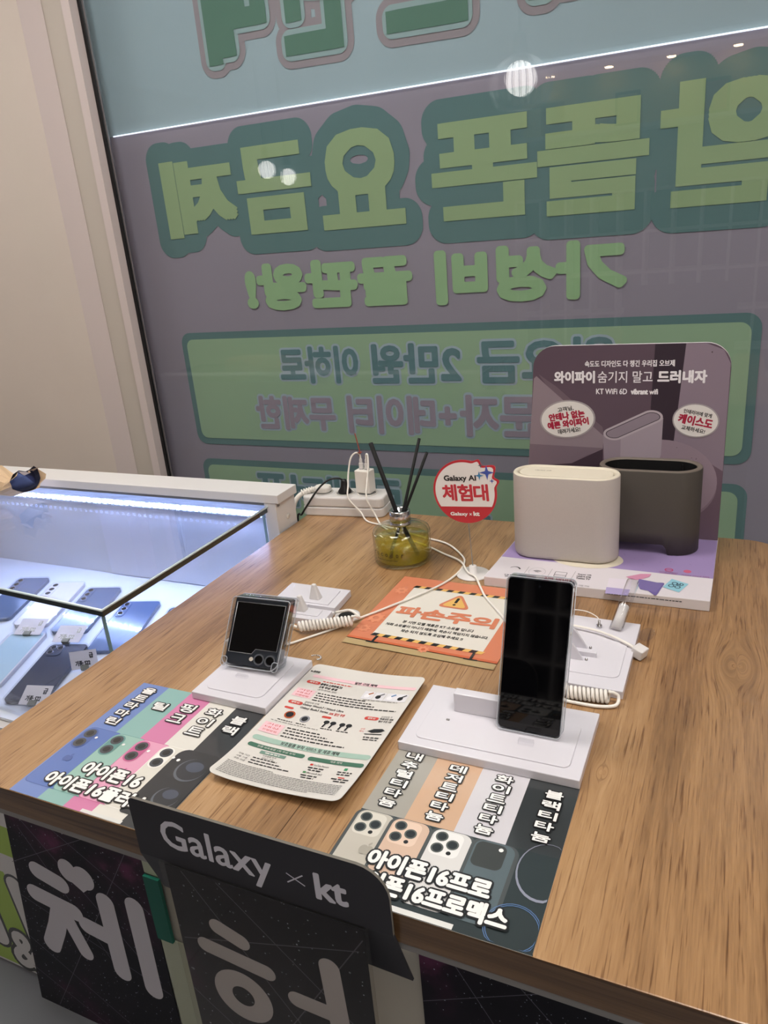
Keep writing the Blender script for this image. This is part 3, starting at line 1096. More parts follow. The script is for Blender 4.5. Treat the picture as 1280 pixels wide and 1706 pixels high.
# stand under the small folded phone
s1 = thing('phone_stand', (-.495, .62, T + .0009), 'white stand under the squarish folding phone by the colour stripes', 'stand', ST)
slab([(-.5430, .5650), (-.4405, .5630), (-.4395, .6660), (-.5440, .6640)], .0011, .0105, 'base', s1)
slab(rrect(-.5330, -.4550, .5760, .6560, .009, 6), .0104, .0118, 'pad', s1, .0005)
hb = MB()
hb.prism([(.6330, .0117), (.6560, .0117), (.6500, .0600), (.6460, .0600)], -.5160, -.4840, WHITE, 'x')
for i, v in enumerate(hb.v):
    hb.v[i] = Vector((v.x, v.y, v.z + T))
hb.build('rear_support', s1, .0006)
lip = MB()
lip.box(-.5080, -.4930, .6040, .6090, T + .0117, T + .0150, CLEARS)
lip.build('front_lip', s1)
# stand under the tall phone
s2 = thing('phone_stand', (-.19, .61, T), 'largest white stand, under the tall upright phone', 'stand', ST)
slab([(-.2790, .5555), (-.1000, .5545), (-.0995, .6605), (-.2805, .6600)], .0009, .0105, 'base', s2)
slab(rrect(-.2660, -.1120, .5670, .6340, .007, 6), .0104, .0118, 'pad', s2, .0005)
slab([(-.2410, .6180), (-.1830, .6180), (-.1830, .6290), (-.2410, .6290)], .0117, .0340, 'holder_block', s2)
slab([(-.1700, .6520), (-.1450, .6520), (-.1450, .6580), (-.1700, .6580)], .0104, .090, 'rear_support', s2)
slab([(-.1650, .5860), (-.1500, .5860), (-.1500, .5915), (-.1650, .5915)], .0117, .0165, 'front_lip', s2, .0005, CLEARS)
slab([(-.2440, .6010), (-.2405, .6010), (-.2405, .6030), (-.2440, .6030)], .0117, .0130, 'sensor', s2, .0003, GREYM)
# empty stand by the coiled cord
t1 = thing('phone_stand', (-.53, .81, T), 'empty white stand with two pointed prongs beside the grommet', 'stand', ST)
b = MB()
b.prism([(-.5750, .7560), (-.4740, .7580), (-.4765, .7880), (-.5200, .7880), (-.5200, .7960), (-.4770, .7960), (-.4805, .8520), (-.5800, .8530)], T + .0001, T + .0100, WHITE)
b.build('base', t1, .0007)
b = MB()
b.box(-.521, -.478, .7870, .7965, T + .0001, T + .0040, WHITE2)
b.build('cord_slot', t1)
slab([(-.5660, .7650), (-.4880, .7660), (-.4895, .7840), (-.5640, .7840)], .0099, .0112, 'pad', t1, .0004)
slab([(-.5620, .8000), (-.4900, .8000), (-.4930, .8440), (-.5700, .8450)], .0099, .0112, 'pad', t1, .0004)
for (x, y) in ((-.5170, .8140), (-.5190, .7770)):
    b = MB()
    lo_, hi_ = rrect(x - .0085, x + .0085, y - .006, y + .006, .002, 2), rrect(x - .0038, x + .0022, y - .003, y + .003, .002, 2)
    k = len(lo_)
    b.add([(p[0], p[1], T + .0111) for p in lo_] + [(p[0], p[1], T + .0330) for p in hi_], [list(range(k, 2 * k))] + [(i, (i + 1) % k, k + (i + 1) % k, k + i) for i in range(k)] + [list(range(k - 1, -1, -1))], WHITE2)
    b.build('prong', t1, .001)
# stand behind the tall phone with the clear tube
t2 = thing('phone_stand', (-.13, .78, T), 'white stand with clear tube behind the tall phone', 'stand', ST)
slab([(-.1780, .7080), (-.0830, .7065), (-.0825, .8590), (-.1780, .8620)], .0001, .0100, 'base', t2)
slab(rrect(-.1700, -.0910, .7290, .8080, .009, 6), .0099, .0112, 'pad', t2, .0005)
for y in (.7560, .7830):
    b = MB()
    b.prism([(-.1600, .0111), (-.1330, .0111), (-.1440, .0290), (-.1600, .0480)], y - .0018, y + .0018, WHITE, 'y')
    for i, v in enumerate(b.v):
        b.v[i] = Vector((v.x, v.y, v.z + T))
    b.build('prong', t2, .0005)
    MB().lathe([(.0001, .0030), (.0016, .0022), (.0018, 0)], SILV, 12, (-.1300, y, T + .0112), False).build('screw', t2)
slab([(-.1450, .7640), (-.1200, .7640), (-.1200, .7690), (-.1450, .7690)], .0111, .0170, 'front_lip', t2, .0005)
A0, A1 = Vector((-.109, .835, T + .0105)), Vector((-.097, .893, T + .050))
ax = (A1 - A0).normalized()
b = MB()
b.tube([A0, A1], .0078, CLEARS, 20)
b.build('clear_tube', t2)
b = MB()
b.tube([A0 + ax * .0012, A0 + ax * .035], .0062, WHITE2, 18)
b.build('white_core', t2)
MB().lathe([(.0035, 0), (.0035, .003), (.0016, .004), (.0016, .009), (.0005, .0095)], SILV, 16, (-.129, .838, T + .0101)).build('magnet_knob', t2)


# ------------------------------------------------------------------ demo phones
def frame_at(O, X, V, ortho=True, wide=1):
    X = Vector(X).normalized()
    V = Vector(V)
    V = (V - X * V.dot(X)).normalized() if ortho else V.normalized()
    Nn = X.cross(V).normalized()          # towards the viewer
    m = Matrix.Identity(4)
    for i in range(3):
        m[i][0], m[i][1], m[i][2], m[i][3] = X[i] * wide, V[i], Nn[i], O[i]
    return m


def ring_prism(mb, outer, inner, z0, z1, mat):
    n_ = len(outer)
    vs = [(p[0], p[1], z) for z in (z0, z1) for p in outer] + [(p[0], p[1], z) for z in (z0, z1) for p in inner]
    fs_ = []
    for i in range(n_):
        j = (i + 1) % n_
        fs_ += [(i, j, n_ + j, n_ + i), (2 * n_ + j, 2 * n_ + i, 3 * n_ + i, 3 * n_ + j), (n_ + i, n_ + j, 3 * n_ + j, 3 * n_ + i), (j, i, 2 * n_ + i, 2 * n_ + j)]
    mb.add(vs, fs_, mat)


O = Vector((-.1905, .6030, T + .0145))
F = frame_at(O, (.066, -.0005, 0), (.0070, .032, .1565), False, .935)
ph = thing('smartphone', tuple(O), 'tall dark smartphone in clear case upright on the large white stand', 'phone')
b = MB()
b.X = F
b.prism(rrect(.0006, .0664, .0006, .1554, .004, 5), -.0110, -.0010, DARKF)
b.build('body', ph, .0008)
b = MB()
b.X = F
b.prism(rrect(.0014, .0656, .0014, .1546, .0035, 5), -.0011, -.0003, SCREEN)
b.build('screen', ph)
b = MB()
b.X = F
b.prism(ell(.0335, .1490, .0013, .0013, 16), -.0002, .0, M('lens_ring', '16181f', .1))
b.build('front_camera', ph)
b = MB()
b.X = F
ring_prism(b, rrect(-.0006, .0676, -.0006, .1566, .0052, 5), rrect(.0005, .0665, .0005, .1555, .0041, 5), -.0125, .0008, CLEAR)
b.prism([(.028, -.0045), (.041, -.0045), (.041, -.0012), (.028, -.0012)], -.008, -.003, CLEAR)
b.build('clear_case', ph)
b = MB()
b.X = F
rim = rrect(-.0006, .0676, -.0006, .1566, .0052, 5)
for zz in (.0008, -.0125):
    b.tube([Vector(p + (zz,)) for p in rim + rim[:1]], .00045, HIGHM, 6)
b.build('edge_highlight', ph)  # bright edge highlights, drawn as thin pale tubes
b = MB()
b.X = F
b.box(.0660, .0672, .085, .112, -.0085, -.0045, DARKF)
b.build('side_button', ph)

O = Vector((-.5345, .6190, T + .0182))
F = frame_at(O, (.072, .003, .0008), (.0180, .0225, .081), False)
ph = thing('folding_phone', tuple(O), 'squarish folded dark phone in clear case with two round cameras', 'phone')
b = MB()
b.X = F
b.prism(rrect(0, .0720, 0, .0845, [.002, .002, .009, .009], 6), -.0072, 0, M('flip_body', '2b3038', .25, coat=.5))
b.build('front_half', ph, .0008)
b = MB()
b.X = F
b.prism(rrect(0, .0720, 0, .0845, [.002, .002, .009, .009], 6), -.0150, -.0080, DARKF)
b.build('rear_half', ph, .0008)
b = MB()
b.X = F
for k in range(5):
    b.prism(rrect(.0015, .0705, .0846 + .00035 * k, .0850 + .00035 * k, 0), -.0140 + .0008 * k, -.0015 - .0008 * k, (SILV, NAVY)[k % 2])
b.build('hinge', ph)
SX = [(.0035, .0795), (.0685, .0795), (.0685, .0225), (.0400, .0225), (.0355, .0160), (.0035, .0160)]
b = MB()
b.X = F
b.prism(SX[::-1], .0001, .0006, SCREEN)
b.build('cover_screen', ph)
b = MB()
b.X = F
cl = [Vector(p + (.0006,)) for p in SX + SX[:1]]
b.tube(cl, .00045, STEEL, 6)
b.build('screen_border', ph)
for k, x in enumerate((.0475, .0625)):
    cm = MB()
    cm.X = F
    ring_prism(cm, ell(x, .0105, .0072, .0072, 28), ell(x, .0105, .0054, .0054, 28), .0001, .0020, M('cam_ring_%d' % k, '8f949c', .25, metal=.8))
    cm.prism(ell(x, .0105, .0054, .0054, 28), .0001, .0010, SCREEN)
    cm.build('camera_lens', ph)
b = MB()
b.X = F
b.prism(ell(.0365, .0095, .0026, .0026, 16), .0001, .0008, M('flash', 'd8d0c4', .3))
b.build('flash', ph)
b = MB()
b.X = F
o_, i_ = rrect(-.0026, .0746, -.0018, .0862, [.004, .004, .012, .012], 6), rrect(-.0002, .0722, -.0002, .0846, [.002, .002, .0092, .0092], 6)
ring_prism(b, o_, i_, -.0165, .0030, CLEAR)
for x in (-.0030, .0670):
    b.prism(rrect(x, x + .0082, -.0022, .0100, [.003, .003, .004, .004], 4), -.017, .0030, CLEAR)
b.prism(rrect(.0752, .0772, .0350, .0560, .0008, 2), -.0120, -.0040, CLEAR)
b.prism(rrect(.026, .042, -.0034, -.0019, .0006, 2), -.0070, .0010, WHITE2)
b.build('clear_case', ph)
b = MB()
b.X = F
rim = rrect(-.0026, .0746, -.0018, .0862, [.004, .004, .012, .012], 6)
for zz in (.0030, -.0165):
    b.tube([Vector(p + (zz,)) for p in rim + rim[:1]], .0005, HIGHM, 6)
for x in (-.0030, .0670):
    bump_r = rrect(x, x + .0082, -.0022, .0100, [.003, .003, .004, .004], 4)
    b.tube([Vector(p + (.0032,)) for p in bump_r + bump_r[:1]], .0004, HIGHM, 6)
slot = rrect(.0752, .0772, .0350, .0560, .0008, 2)
b.tube([Vector((.0766, y, z)) for y, z in ((.034, -.004), (.057, -.004), (.057, -.012), (.034, -.012), (.034, -.004))], .0005, HIGHM, 6)
b.build('edge_highlight', ph)  # highlights on the case and bumper edges, drawn as pale tubes
b = MB()
b.X = F
b.box(.0722, .0738, .030, .052, -.0105, -.0045, STEEL)
b.build('side_button', ph)
b = MB()
b.box(-.5720, -.5610, .6720, .6820, T + .0002, T + .0130, WHITE2)
tag(b.build('cable_connector', None, .001), 'small white plug connector left of the squarish folding phone', 'connector')

# ------------------------------------------------------------------ coiled cords and cables
def coil(p, q, r, wr, turns, mat=CABLE):
    p, q = Vector(p), Vector(q)
    d = (q - p)
    ln = d.length
    d.normalize()
    s1_ = Vector((0, 0, 1))
    s2_ = d.cross(s1_).normalized()
    N_ = turns * 14
    return [p + d * (ln * i / N_) + (s1_ * math.cos(2 * PI * turns * i / N_) + s2_ * math.sin(2 * PI * turns * i / N_)) * r for i in range(N_ + 1)]


zc = T + .0113
pts = smooth([(-.527, .735, T + .004), (-.515, .742, T + .006), (-.503, .738, T + .007), (-.498, .734, zc + .003)], 5)
pts += coil((-.4970, .7345, zc), (-.4350, .7680, zc), .0056, .0014, 15)
pts += smooth([(-.432, .770, zc + .006), (-.430, .778, T + .012), (-.446, .785, T + .016), (-.463, .790, T + .010), (-.4735, .7915, T + .006)], 5)
c1 = MB()
c1.tube(pts, .0019, CABLE, 8)
tag(c1.build('coiled_cord'), 'white coiled cord next to the empty stand with two prongs', 'cord')
zc = T + .0079
pts = coil((-.170, .6905, zc), (-.0950, .6960, zc), .0058, .0014, 17)
pts += smooth([(-.092, .698, zc + .005), (-.0865, .698, T + .009), (-.0880, .690, T + .003), (-.105, .6840, T + .0022), (-.135, .684, T + .0022), (-.165, .687, T + .0022)], 6)
c1 = MB()
c1.tube(pts, .0019, CABLE, 8)
tag(c1.build('coiled_cord'), 'white coiled cord in front of the stand with clear tube', 'cord')
PATH_A = [(-.606, 1.1430, T + .014), (-.588, 1.1300, T + .0026), (-.555, 1.118, T + .0022), (-.520, 1.105, T + .0022), (-.455, 1.080, T + .0022), (-.409, 1.063, T + .0022), (-.370, 1.023, T + .0022), (-.357, .995, T + .0022),
          (-.356, .954, T + .0022), (-.370, .902, T + .0036), (-.415, .823, T + .0038), (-.440, .7850, T + .0032), (-.456, .7600, T + .0018), (-.483, .7230, T + .0018), (-.498, .703, T + .0022), (-.520, .690, T + .0022), (-.556, .690, T + .004), (-.562, .684, T + .006)]
PATH_B = [(-.575, 1.1400, T + .012), (-.558, 1.1220, T + .0026), (-.540, 1.105, T + .0022), (-.500, 1.076, T + .0022), (-.444, 1.050, T + .0022), (-.400, 1.023, T + .0022), (-.372, 1.004, T + .0042), (-.3570, .9880, T + .0058), (-.3450, .9680, T + .0058), (-.3355, .9555, T + .0060), (-.3225, .9460, T + .0056), (-.302, .910, T + .0040), (-.288, .888, T + .0036), (-.251, .841, T + .0036),
          (-.225, .800, T + .0036), (-.205, .815, T + .005), (-.180, .826, T + .0135), (-.138, .822, T + .0150), (-.111, .812, T + .0150), (-.090, .800, T + .0140), (-.083, .7975, T + .011)]


def plug_end(o):
    global b
    b = MB()
    b.X = Matrix.Translation((-.0770, .7960, T + .0085)) @ Matrix.Rotation(math.radians(-25), 4, 'Z') @ Matrix.Rotation(math.radians(12), 4, 'Y')
    b.box(-.0065, .0075, -.0075, .0075, -.006, .006, WHITE2)
    b.build('plug_head', o, .0012)
    b = MB()
    b.tube([(-.096, .8040, T + .0140), (-.083, .7985, T + .0110)], [.0019, .0026], OFFW, 10)
    b.build('strain_relief', o)


c1 = MB()
c1.tube(smooth([(-.200, .862, T + .008), (-.171, .858, T + .018), (-.149, .853, T + .022), (-.134, .845, T + .021), (-.129, .838, T + .0200)], 5), .0006, CABLE, 6)
tag(c1.build('tether_wire'), 'thin white tether wire ending at the silver magnet knob', 'wire')
b = MB()
b.X = Matrix.Translation((-.0735, .8420, T + .0062)) @ Matrix.Rotation(math.radians(70), 4, 'Z') @ Matrix.Rotation(math.radians(25), 4, 'X')
b.prism(ell(0, 0, .016, .0075, 28), -.0004, .0004, CLEARS)
tag(b.build('clear_tab'), 'clear oval plastic tab beside the white stand with clear tube', 'plastic tab')

# ------------------------------------------------------------------ reed diffuser
DX, DY = -.4580, .9930
df = thing('reed_diffuser', (DX, DY, T), 'round amber glass reed diffuser with black sticks on the counter', 'diffuser')
GL = glassy('bottle_glass', 'f7f9f2', 1.45, 0, .02)
LIQ = glassy('diffuser_oil', 'f7efa0', 1.3, 0, .01)
nt_ = LIQ.node_tree
df_ = nt_.nodes.new('ShaderNodeBsdfDiffuse')
df_.inputs[0].default_value = lin('e6d046')
mx_ = nt_.nodes.new('ShaderNodeMixShader')
mx_.inputs[0].default_value = .22
out_ = nt_.nodes['Material Output']
nt_.links.new(out_.inputs[0].links[0].from_socket, mx_.inputs[1])
nt_.links.new(df_.outputs[0], mx_.inputs[2])
nt_.links.new(mx_.outputs[0], out_.inputs[0])
b = MB()
R0 = .0455
prof = [(.0005, .0005), (R0 - .004, .0005), (R0 - .001, .0020), (R0, .0050), (R0, .0490), (R0 - .0015, .0535), (R0 - .006, .0562), (.020, .0590), (.0150, .0605), (.0150, .0640),
        (.0120, .0640), (.0120, .0590), (.018, .0565), (R0 - .0085, .0538), (R0 - .0045, .0505), (R0 - .0028, .047), (R0 - .0028, .0075), (R0 - .006, .0055), (.0005, .0055)]
b.lathe(prof, GL, 56, (DX, DY, T), False)
b.build('bottle', df)
b = MB()
b.lathe([(.0005, .0058), (R0 - .0062, .0058), (R0 - .0031, .0078), (R0 - .0031, .0385), (.0005, .0385)], LIQ, 56, (DX, DY, T), False)
b.build('oil', df)
b = MB()
b.lathe([(.0152, .0600), (.0165, .0606), (.0165, .0655), (.0158, .0660), (.0158, .0668), (.0165, .0673), (.0165, .0835), (.0155, .0845), (.0115, .0845), (.0115, .0640)], SILV, 40, (DX, DY, T), False)
b.build('metal_cap', df)
for (tx, ty, tz), (bx, by, bz), r in (((-.0345, -.010, .1930), (.024, .004, .0085), .0035), ((.030, .028, .1920), (-.014, -.020, .0085), .0024), ((.049, .008, .1760), (-.026, .012, .0085), .0024)):
    # each stick leans on the cap rim and stands on the bottom
    b = MB()
    b.tube([(DX + bx, DY + by, T + bz), (DX + bx * .06 + tx * .10, DY + by * .06 + ty * .10, T + .070), (DX + tx, DY + ty, T + tz)], r, REEDM, 10)
    b.build('reed', df)
AMB = ink('3a2d18', .5)


def cyl(u, v, d):
    an = -PI / 2 + .42 + u / R0
    return (DX + (R0 + .00008 + d) * math.cos(an), DY + (R0 + .00008 + d) * math.sin(an), T + v)


a = Art(cyl)
for k, ch in enumerate('cocodor'):
    x = -.0530 + .0088 * k
    a.tbox(ch, x - .0020, x + .0022 if ch != 'r' else x + .0015, .0225, .0275 if ch != 'd' else .0305, AMB, 1, .00012, 4)
a.tbox('French Lavender', -.0460, -.0080, .0155, .0185, AMB, 1)
a.build('lettering', df)

# ------------------------------------------------------------------ round sign on a wire
DSX, DSY = -.3400, .9660
rs = thing('table_sign', (-.3330, DSY, T), 'round red and white experience sign on a thin wire foot', 'sign')
MB().lathe([(.0005, .0002), (.0250, .0002), (.0255, .0010), (.0240, .0022), (.006, .0030), (.0055, .0140), (.0040, .0145), (.0005, .0145)], WHITE2, 40, (-.3330, DSY, T), False).build('foot', rs)
b = MB()
b.tube([(-.3330, DSY, T + .013), (-.3375, DSY + .0006, T + .095)], .0007, STEEL, 6)
b.build('wire', rs)
tl = math.radians(3.4)


def dmap(u, v, d):
    x, z = u * math.cos(tl) - v * math.sin(tl), u * math.sin(tl) + v * math.cos(tl)
    return (DSX + x, DSY - .0008 - d, T + .1300 + z)


RD, WH, BL = ink('c2323c', .4), ink('ece9e6', .4), ink('4a5cb0', .4)
b = Art(dmap)
disc = [(.0485 * math.cos(q), .0485 * math.sin(q)) for q in [2 * PI * k / 72 for k in range(72)]]
bump_ = lambda q: .0065 * math.exp(-((q - math.radians(62)) / .10) ** 2) + .0135 * math.exp(-((q - math.radians(38)) / .16) ** 2) + .0075 * math.exp(-((q - math.radians(17)) / .10) ** 2)
disc = [((.0478 + bump_(q)) * math.cos(q), (.0478 + bump_(q)) * math.sin(q)) for q in [2 * PI * k / 120 for k in range(120)]]
k = len(disc)
b.add([dmap(x, y, 0) for x, y in disc] + [dmap(x, y, -.0016) for x, y in disc], [list(range(k)), list(range(2 * k - 1, k - 1, -1))] + [(i, k + i, k + (i + 1) % k, (i + 1) % k) for i in range(k)], RD)
wd = [(x * .935, y * .935) for x, y in disc]
wt = [p for p in wd if p[1] > -.0235]
b.poly(wt, WH, 1)


def star(cx, cy, r, mat, lay):
    out = []
    for k_ in range(16):
        an = k_ * PI / 8
        rr = r if k_ % 4 == 0 else (.30 * r if k_ % 4 == 2 else .42 * r)
        out.append((cx + rr * math.cos(an), cy + rr * math.sin(an)))
    b.poly(out, mat, lay)


star(.0360, .0290, .0112, BL, 3)
star(.0245, .0245, .0066, ink('3f86b8', .4), 3)
star(.0278, .0395, .0040, ink('5b6470', .4), 3)
star(.0425, .0165, .0040, BL, 3)
b.tbox('Galaxy AI', -.0290, .0190, .0150, .0250, TX, 2, .0005, 6)
for i, ch in enumerate('체험대'):
    x0 = -.0335 + .0238 * i
    b.tbox(ch, x0, x0 + .0208, -.0130, .0110, ink('c63a45', .4), 2, .0009, 8)
b.tbox('Galaxy', -.0250, .0010, -.0375, -.0310, WH, 2, .0004, 6)
b.tbox('×', .0040, .0075, -.0357, -.0322, WH, 2, .0002, 4)
b.tbox('kt', .0105, .0190, -.0360, -.0300, WH, 2, .0006, 6)
b.build('disc', rs)

# ------------------------------------------------------------------ power strip, plugs, charger
ps = thing('power_strip', (-.655, 1.17, T), 'white three-socket power strip at the back corner of counter', 'power strip')
XF = Matrix.Translation((-.7280, 1.1380, T + .0003)) @ Matrix.Rotation(math.radians(6.5), 4, 'Z')
b = MB()
b.X = XF
b.prism(rrect(0, .163, 0, .060, .012, 6), 0, .0170, WHITE2)
b.build('lower_shell', ps, .002)
b = MB()
b.X = XF
b.prism(rrect(.0005, .1625, .0005, .0595, .012, 6), .0176, .0370, WHITE2)
b.build('upper_shell', ps, .003)
for k in range(3):
    b = MB()
    b.X = XF
    b.lathe([(.0185, .0002), (.0195, .0010), (.0172, .0012), (.0165, .0002)], OFFW, 32, (.034 + .045 * k, .030, .0370), False)
    b.lathe([(.0005, .0003), (.0168, .0003)], M('socket_well_%d' % k, '8a8886', .6), 32, (.034 + .045 * k, .030, .0370), False)
    b.build('socket', ps)
pw = thing('power_plug', tuple(XF @ Vector((.034, .03, .0372))), 'white right-angle plug with thick white cord in the left socket', 'plug')
b = MB()
b.X = XF
b.prism(rrect(.018, .050, .017, .043, .010, 5), .0380, .0500, OFFW)
b.build('plug_body', pw, .003)
b = MB()
b.X = XF
b.tube(smooth([(.022, .028, .0450), (.006, .018, .0420), (-.010, .008, .0330), (-.019, .001, .012), (-.021, -.003, -.020), (-.0215, -.003, -.20)], 6), .0046, CABLE, 10)
b.build('cord', pw)
b = MB()
b.X = XF
for k in range(5):
    b.tube([(.016 - .0042 * k, .0247 - .0027 * k, .0442 - .0005 * k), (.0135 - .0042 * k, .0232 - .0027 * k, .0437 - .0005 * k)], .0062 - .0002 * k, OFFW, 12)
b.build('strain_relief', pw)
pb = thing('power_plug', tuple(XF @ Vector((.079, .03, .0372))), 'black round plug with black cord in the middle socket', 'plug')
b = MB()
b.X = XF
b.lathe([(.0005, .0010), (.0128, .0010), (.0128, .0040), (.0075, .0120), (.0055, .0230), (.0048, .0260), (.0005, .0260)], BLACK, 24, (.079, .030, .0372), False)
b.build('plug_body', pb)
b = MB()
b.X = XF
b.tube(smooth([(.079, .030, .060), (.070, .026, .0665), (.052, .018, .0650), (.034, .006, .050), (.016, -.008, .024), (.003, -.010, .0055), (-.006, -.013, -.012), (-.0095, -.016, -.20)], 6), .0019, BLACK, 8)
b.build('cord', pb)
ch_ = thing('usb_charger', tuple(XF @ Vector((.124, .03, .0372))), 'white cube phone charger standing in the right socket', 'charger')
b = MB()
b.X = XF @ Matrix.Translation((.122, .032, .0382)) @ Matrix.Rotation(math.radians(-12), 4, 'Z')
b.prism(rrect(-.0175, .0135, -.0105, .0135, .003, 4), .0005, .0440, OFFW)
b.build('charger_body', ch_, .0015)
CHM = b.X.copy()
b = MB()
b.X = CHM
for k, x in enumerate((-.0085, .0035)):
    b.prism(rrect(x - .0045, x + .0045, .0005, .0055, .0008, 2), .0441, .0444, BLACK)
b.build('usb_port', ch_)
for k, x in enumerate((-.0085, .0035)):
    cbk = thing('charging_cable', tuple(CHM @ Vector((x, .003, .0446))), ('long white cable from the charger left port, crossing the warning sheet to the folding phone', 'white cable from the charger right port, over the sign foot to the clear tube stand')[k], 'cable')
    b = MB()
    b.X = CHM
    b.prism(rrect(x - .0042, x + .0042, .0006, .0056, .0010, 3), .0446, .0560, WHITE2)
    b.prism(rrect(x - .0027, x + .0027, .0012, .0050, .0010, 3), .0560, .0640, WHITE2)
    b.build('usb_plug', cbk, .0006)
    b = MB()
    if k == 0:
        pth = [(x, .003, .0625), (x - .001, .003, .072), (x - .008, 0, .0755), (x - .016, -.006, .066), (x - .019, -.014, .040), (x - .013, -.028, .020), (x - .006, -.0415, .000)]
    else:
        pth = [(x, .003, .0625), (x + .001, .003, .073), (x + .006, .000, .0715), (x + .010, -.008, .052), (x + .014, -.024, .026), (x + .021, -.040, .002)]
    b.tube(smooth([CHM @ Vector(p) for p in pth] + [Vector(p) for p in (PATH_A, PATH_B)[k]], 7), .0016, CABLE, 8)
    b.build('cord', cbk)
    if k == 1:
        plug_end(cbk)
rt = MB()
rt.X = CHM
rt.tube(smooth([(-.012, .004, .0690), (-.0065, .002, .0765), (-.0075, .001, .0790), (-.012, .003, .095), (-.0165, .004, .1120)], 5), .0011, M('red_tie', '9c4a3f', .5), 6)
rt.tube(smooth([(-.0115, .000, .0760), (-.006, .005, .0765), (-.0055, -.001, .0765), (-.0115, .001, .0758)], 4), .0010, M('red_tie_b', '8b4035', .5), 6)
tag(rt.build('twist_tie'), 'red twist tie sticking up from the charger cable', 'tie')

# ------------------------------------------------------------------ router display board
db = thing('display_board', (-.155, 1.03, T), 'purple L-shaped router display board with rounded upright panel', 'display board')
b = MB()
b.prism([(-.3060, .9330), (-.0070, .9320), (-.0040, 1.1460), (-.2930, 1.1440)], T + .0002, T + .0150, BOARDW)
b.build('base_board', db, .0008)
PB_Y = 1.1370
pn = MB()
prof = [(-.2925, .0152), (-.0045, .0152)] + [(p[0], p[1]) for p in rrect(-.2800, -.0035, .2, .3090, .034, 8) if p[1] > .25]
pn.prism(prof, PB_Y, PB_Y + .0060, M('panel_print', '5c4b58', .5), 'y', BOARDW)
for i, v in enumerate(pn.v):
    pn.v[i] = Vector((v.x, v.y, v.z + T))
pn.build('upright_panel', db)
PL = lambda c: ink(c, .5)
a = Art(lambda u, v, d: (u, PB_Y - .0001 - d, T + v))
a.poly([(-.2750, .2640), (-.2600, .2500), (-.1730, .1720), (-.1740, .1520), (-.2210, .1270), (-.2915, .1000), (-.2790, .2600)], PL('8f8089'), 1)
a.poly([(-.2720, .2670), (-.2450, .2480), (-.1750, .1860), (-.1730, .1720), (-.2600, .2500)], PL('6f5e69'), 1)
a.poly([(-.2870, .1560), (-.1740, .1530), (-.2210, .1270), (-.2900, .1000)], PL('7a6a75'), 2)
a.poly([(-.2905, .1180), (-.2210, .1270), (-.1740, .1510), (-.1740, .0155), (-.2920, .0155)], PL('43343f'), 2)
a.poly([(-.1040, .3085), (-.0630, .3085), (-.0730, .1680), (-.0920, .1620), (-.1070, .2150)], PL('332733'), 1)
a.poly([(-.0630, .3085), (-.0370, .3085), (-.0140, .2990), (-.0045, .2800), (-.0045, .1240), (-.0120, .1210), (-.0730, .1680)], PL('8a7b89'), 1)
a.poly([(-.0730, .1680), (-.0045, .1240), (-.0050, .0155), (-.1740, .0155), (-.1740, .1510)], PL('6a5764'), 1)
a.poly([p for p in ell(-.0900, .1050, .0790, .0640, 48) if p[0] < -.004], PL('94828f'), 2)
a.poly([p for p in ell(-.0900, .1000, .0790, .0640, 48) if p[0] < -.004 and p[1] < .105], PL('84727f'), 1.6)
for _ in range(26):
    q_, r_ = random.uniform(0, 2 * PI), .07 * math.sqrt(random.random())
    a.ell(-.09 + r_ * math.cos(q_), .105 + r_ * .8 * math.sin(q_), .0008, .0006, PL('6e5d69'), 3, 8)
a.poly([(-.1740, .1740), (-.1720, .1300), (-.1550, .1180), (-.0960, .1300), (-.0900, .1450), (-.0890, .2020), (-.1560, .1720)], PL('a598a3'), 3)
a.poly([(-.1740, .1740), (-.1720, .1300), (-.1550, .1180), (-.1480, .1200), (-.1480, .1760)], PL('958793'), 3.4)


def skew_stadium(A_, B_, rx, ry):
    out_ = []
    for k_ in range(48):
        q_ = 2 * PI * k_ / 48
        e_ = B_ if math.cos(q_) / rx * (B_[0] - A_[0]) + math.sin(q_) / ry * (B_[1] - A_[1]) > 0 else A_
        out_.append((e_[0] + rx * math.cos(q_), e_[1] + ry * math.sin(q_)))
    return out_


TOPR = skew_stadium((-.1580, .1760), (-.1050, .2030), .0155, .0100)
a.poly(TOPR, PL('b9adb6'), 4)
c_ = (-.1310, .1895)
a.poly(skew_stadium((-.1580, .1760), (-.1050, .2030), .0120, .0070), PL('3d333d'), 4.4)
a.poly(skew_stadium((-.1580, .1760), (-.1050, .2030), .0108, .0060), PL('8f828e'), 4.8)
PW = PL('ece8ec')
a.tbox('속도도 디자인도 다 챙긴 우리집 오브제', -.2020, -.0770, .2770, .2860, PW, 2, .0003, 4)
a.tbox('와이파이', -.2470, -.1880, .2535, .2705, PW, 2, .0009, 8)
a.tbox('숨기지 말고', -.1830, -.1060, .2535, .2705, PW, 2, .0002, 4)
a.tbox('드러내자', -.0985, -.0340, .2535, .2705, PW, 2, .0009, 8)
a.tbox('KT WiFi 6D', -.1850, -.1410, .2365, .2445, PW, 2, .0003, 4)
a.tbox('vibrant', -.1350, -.1120, .2365, .2440, PW, 2, .0006, 6)
a.tbox('wifi', -.1095, -.0980, .2365, .2440, PW, 2, .0003, 4)
OV, OVW, CRI = PL('a59da0'), PL('e2dedb'), PL('a81f3e')
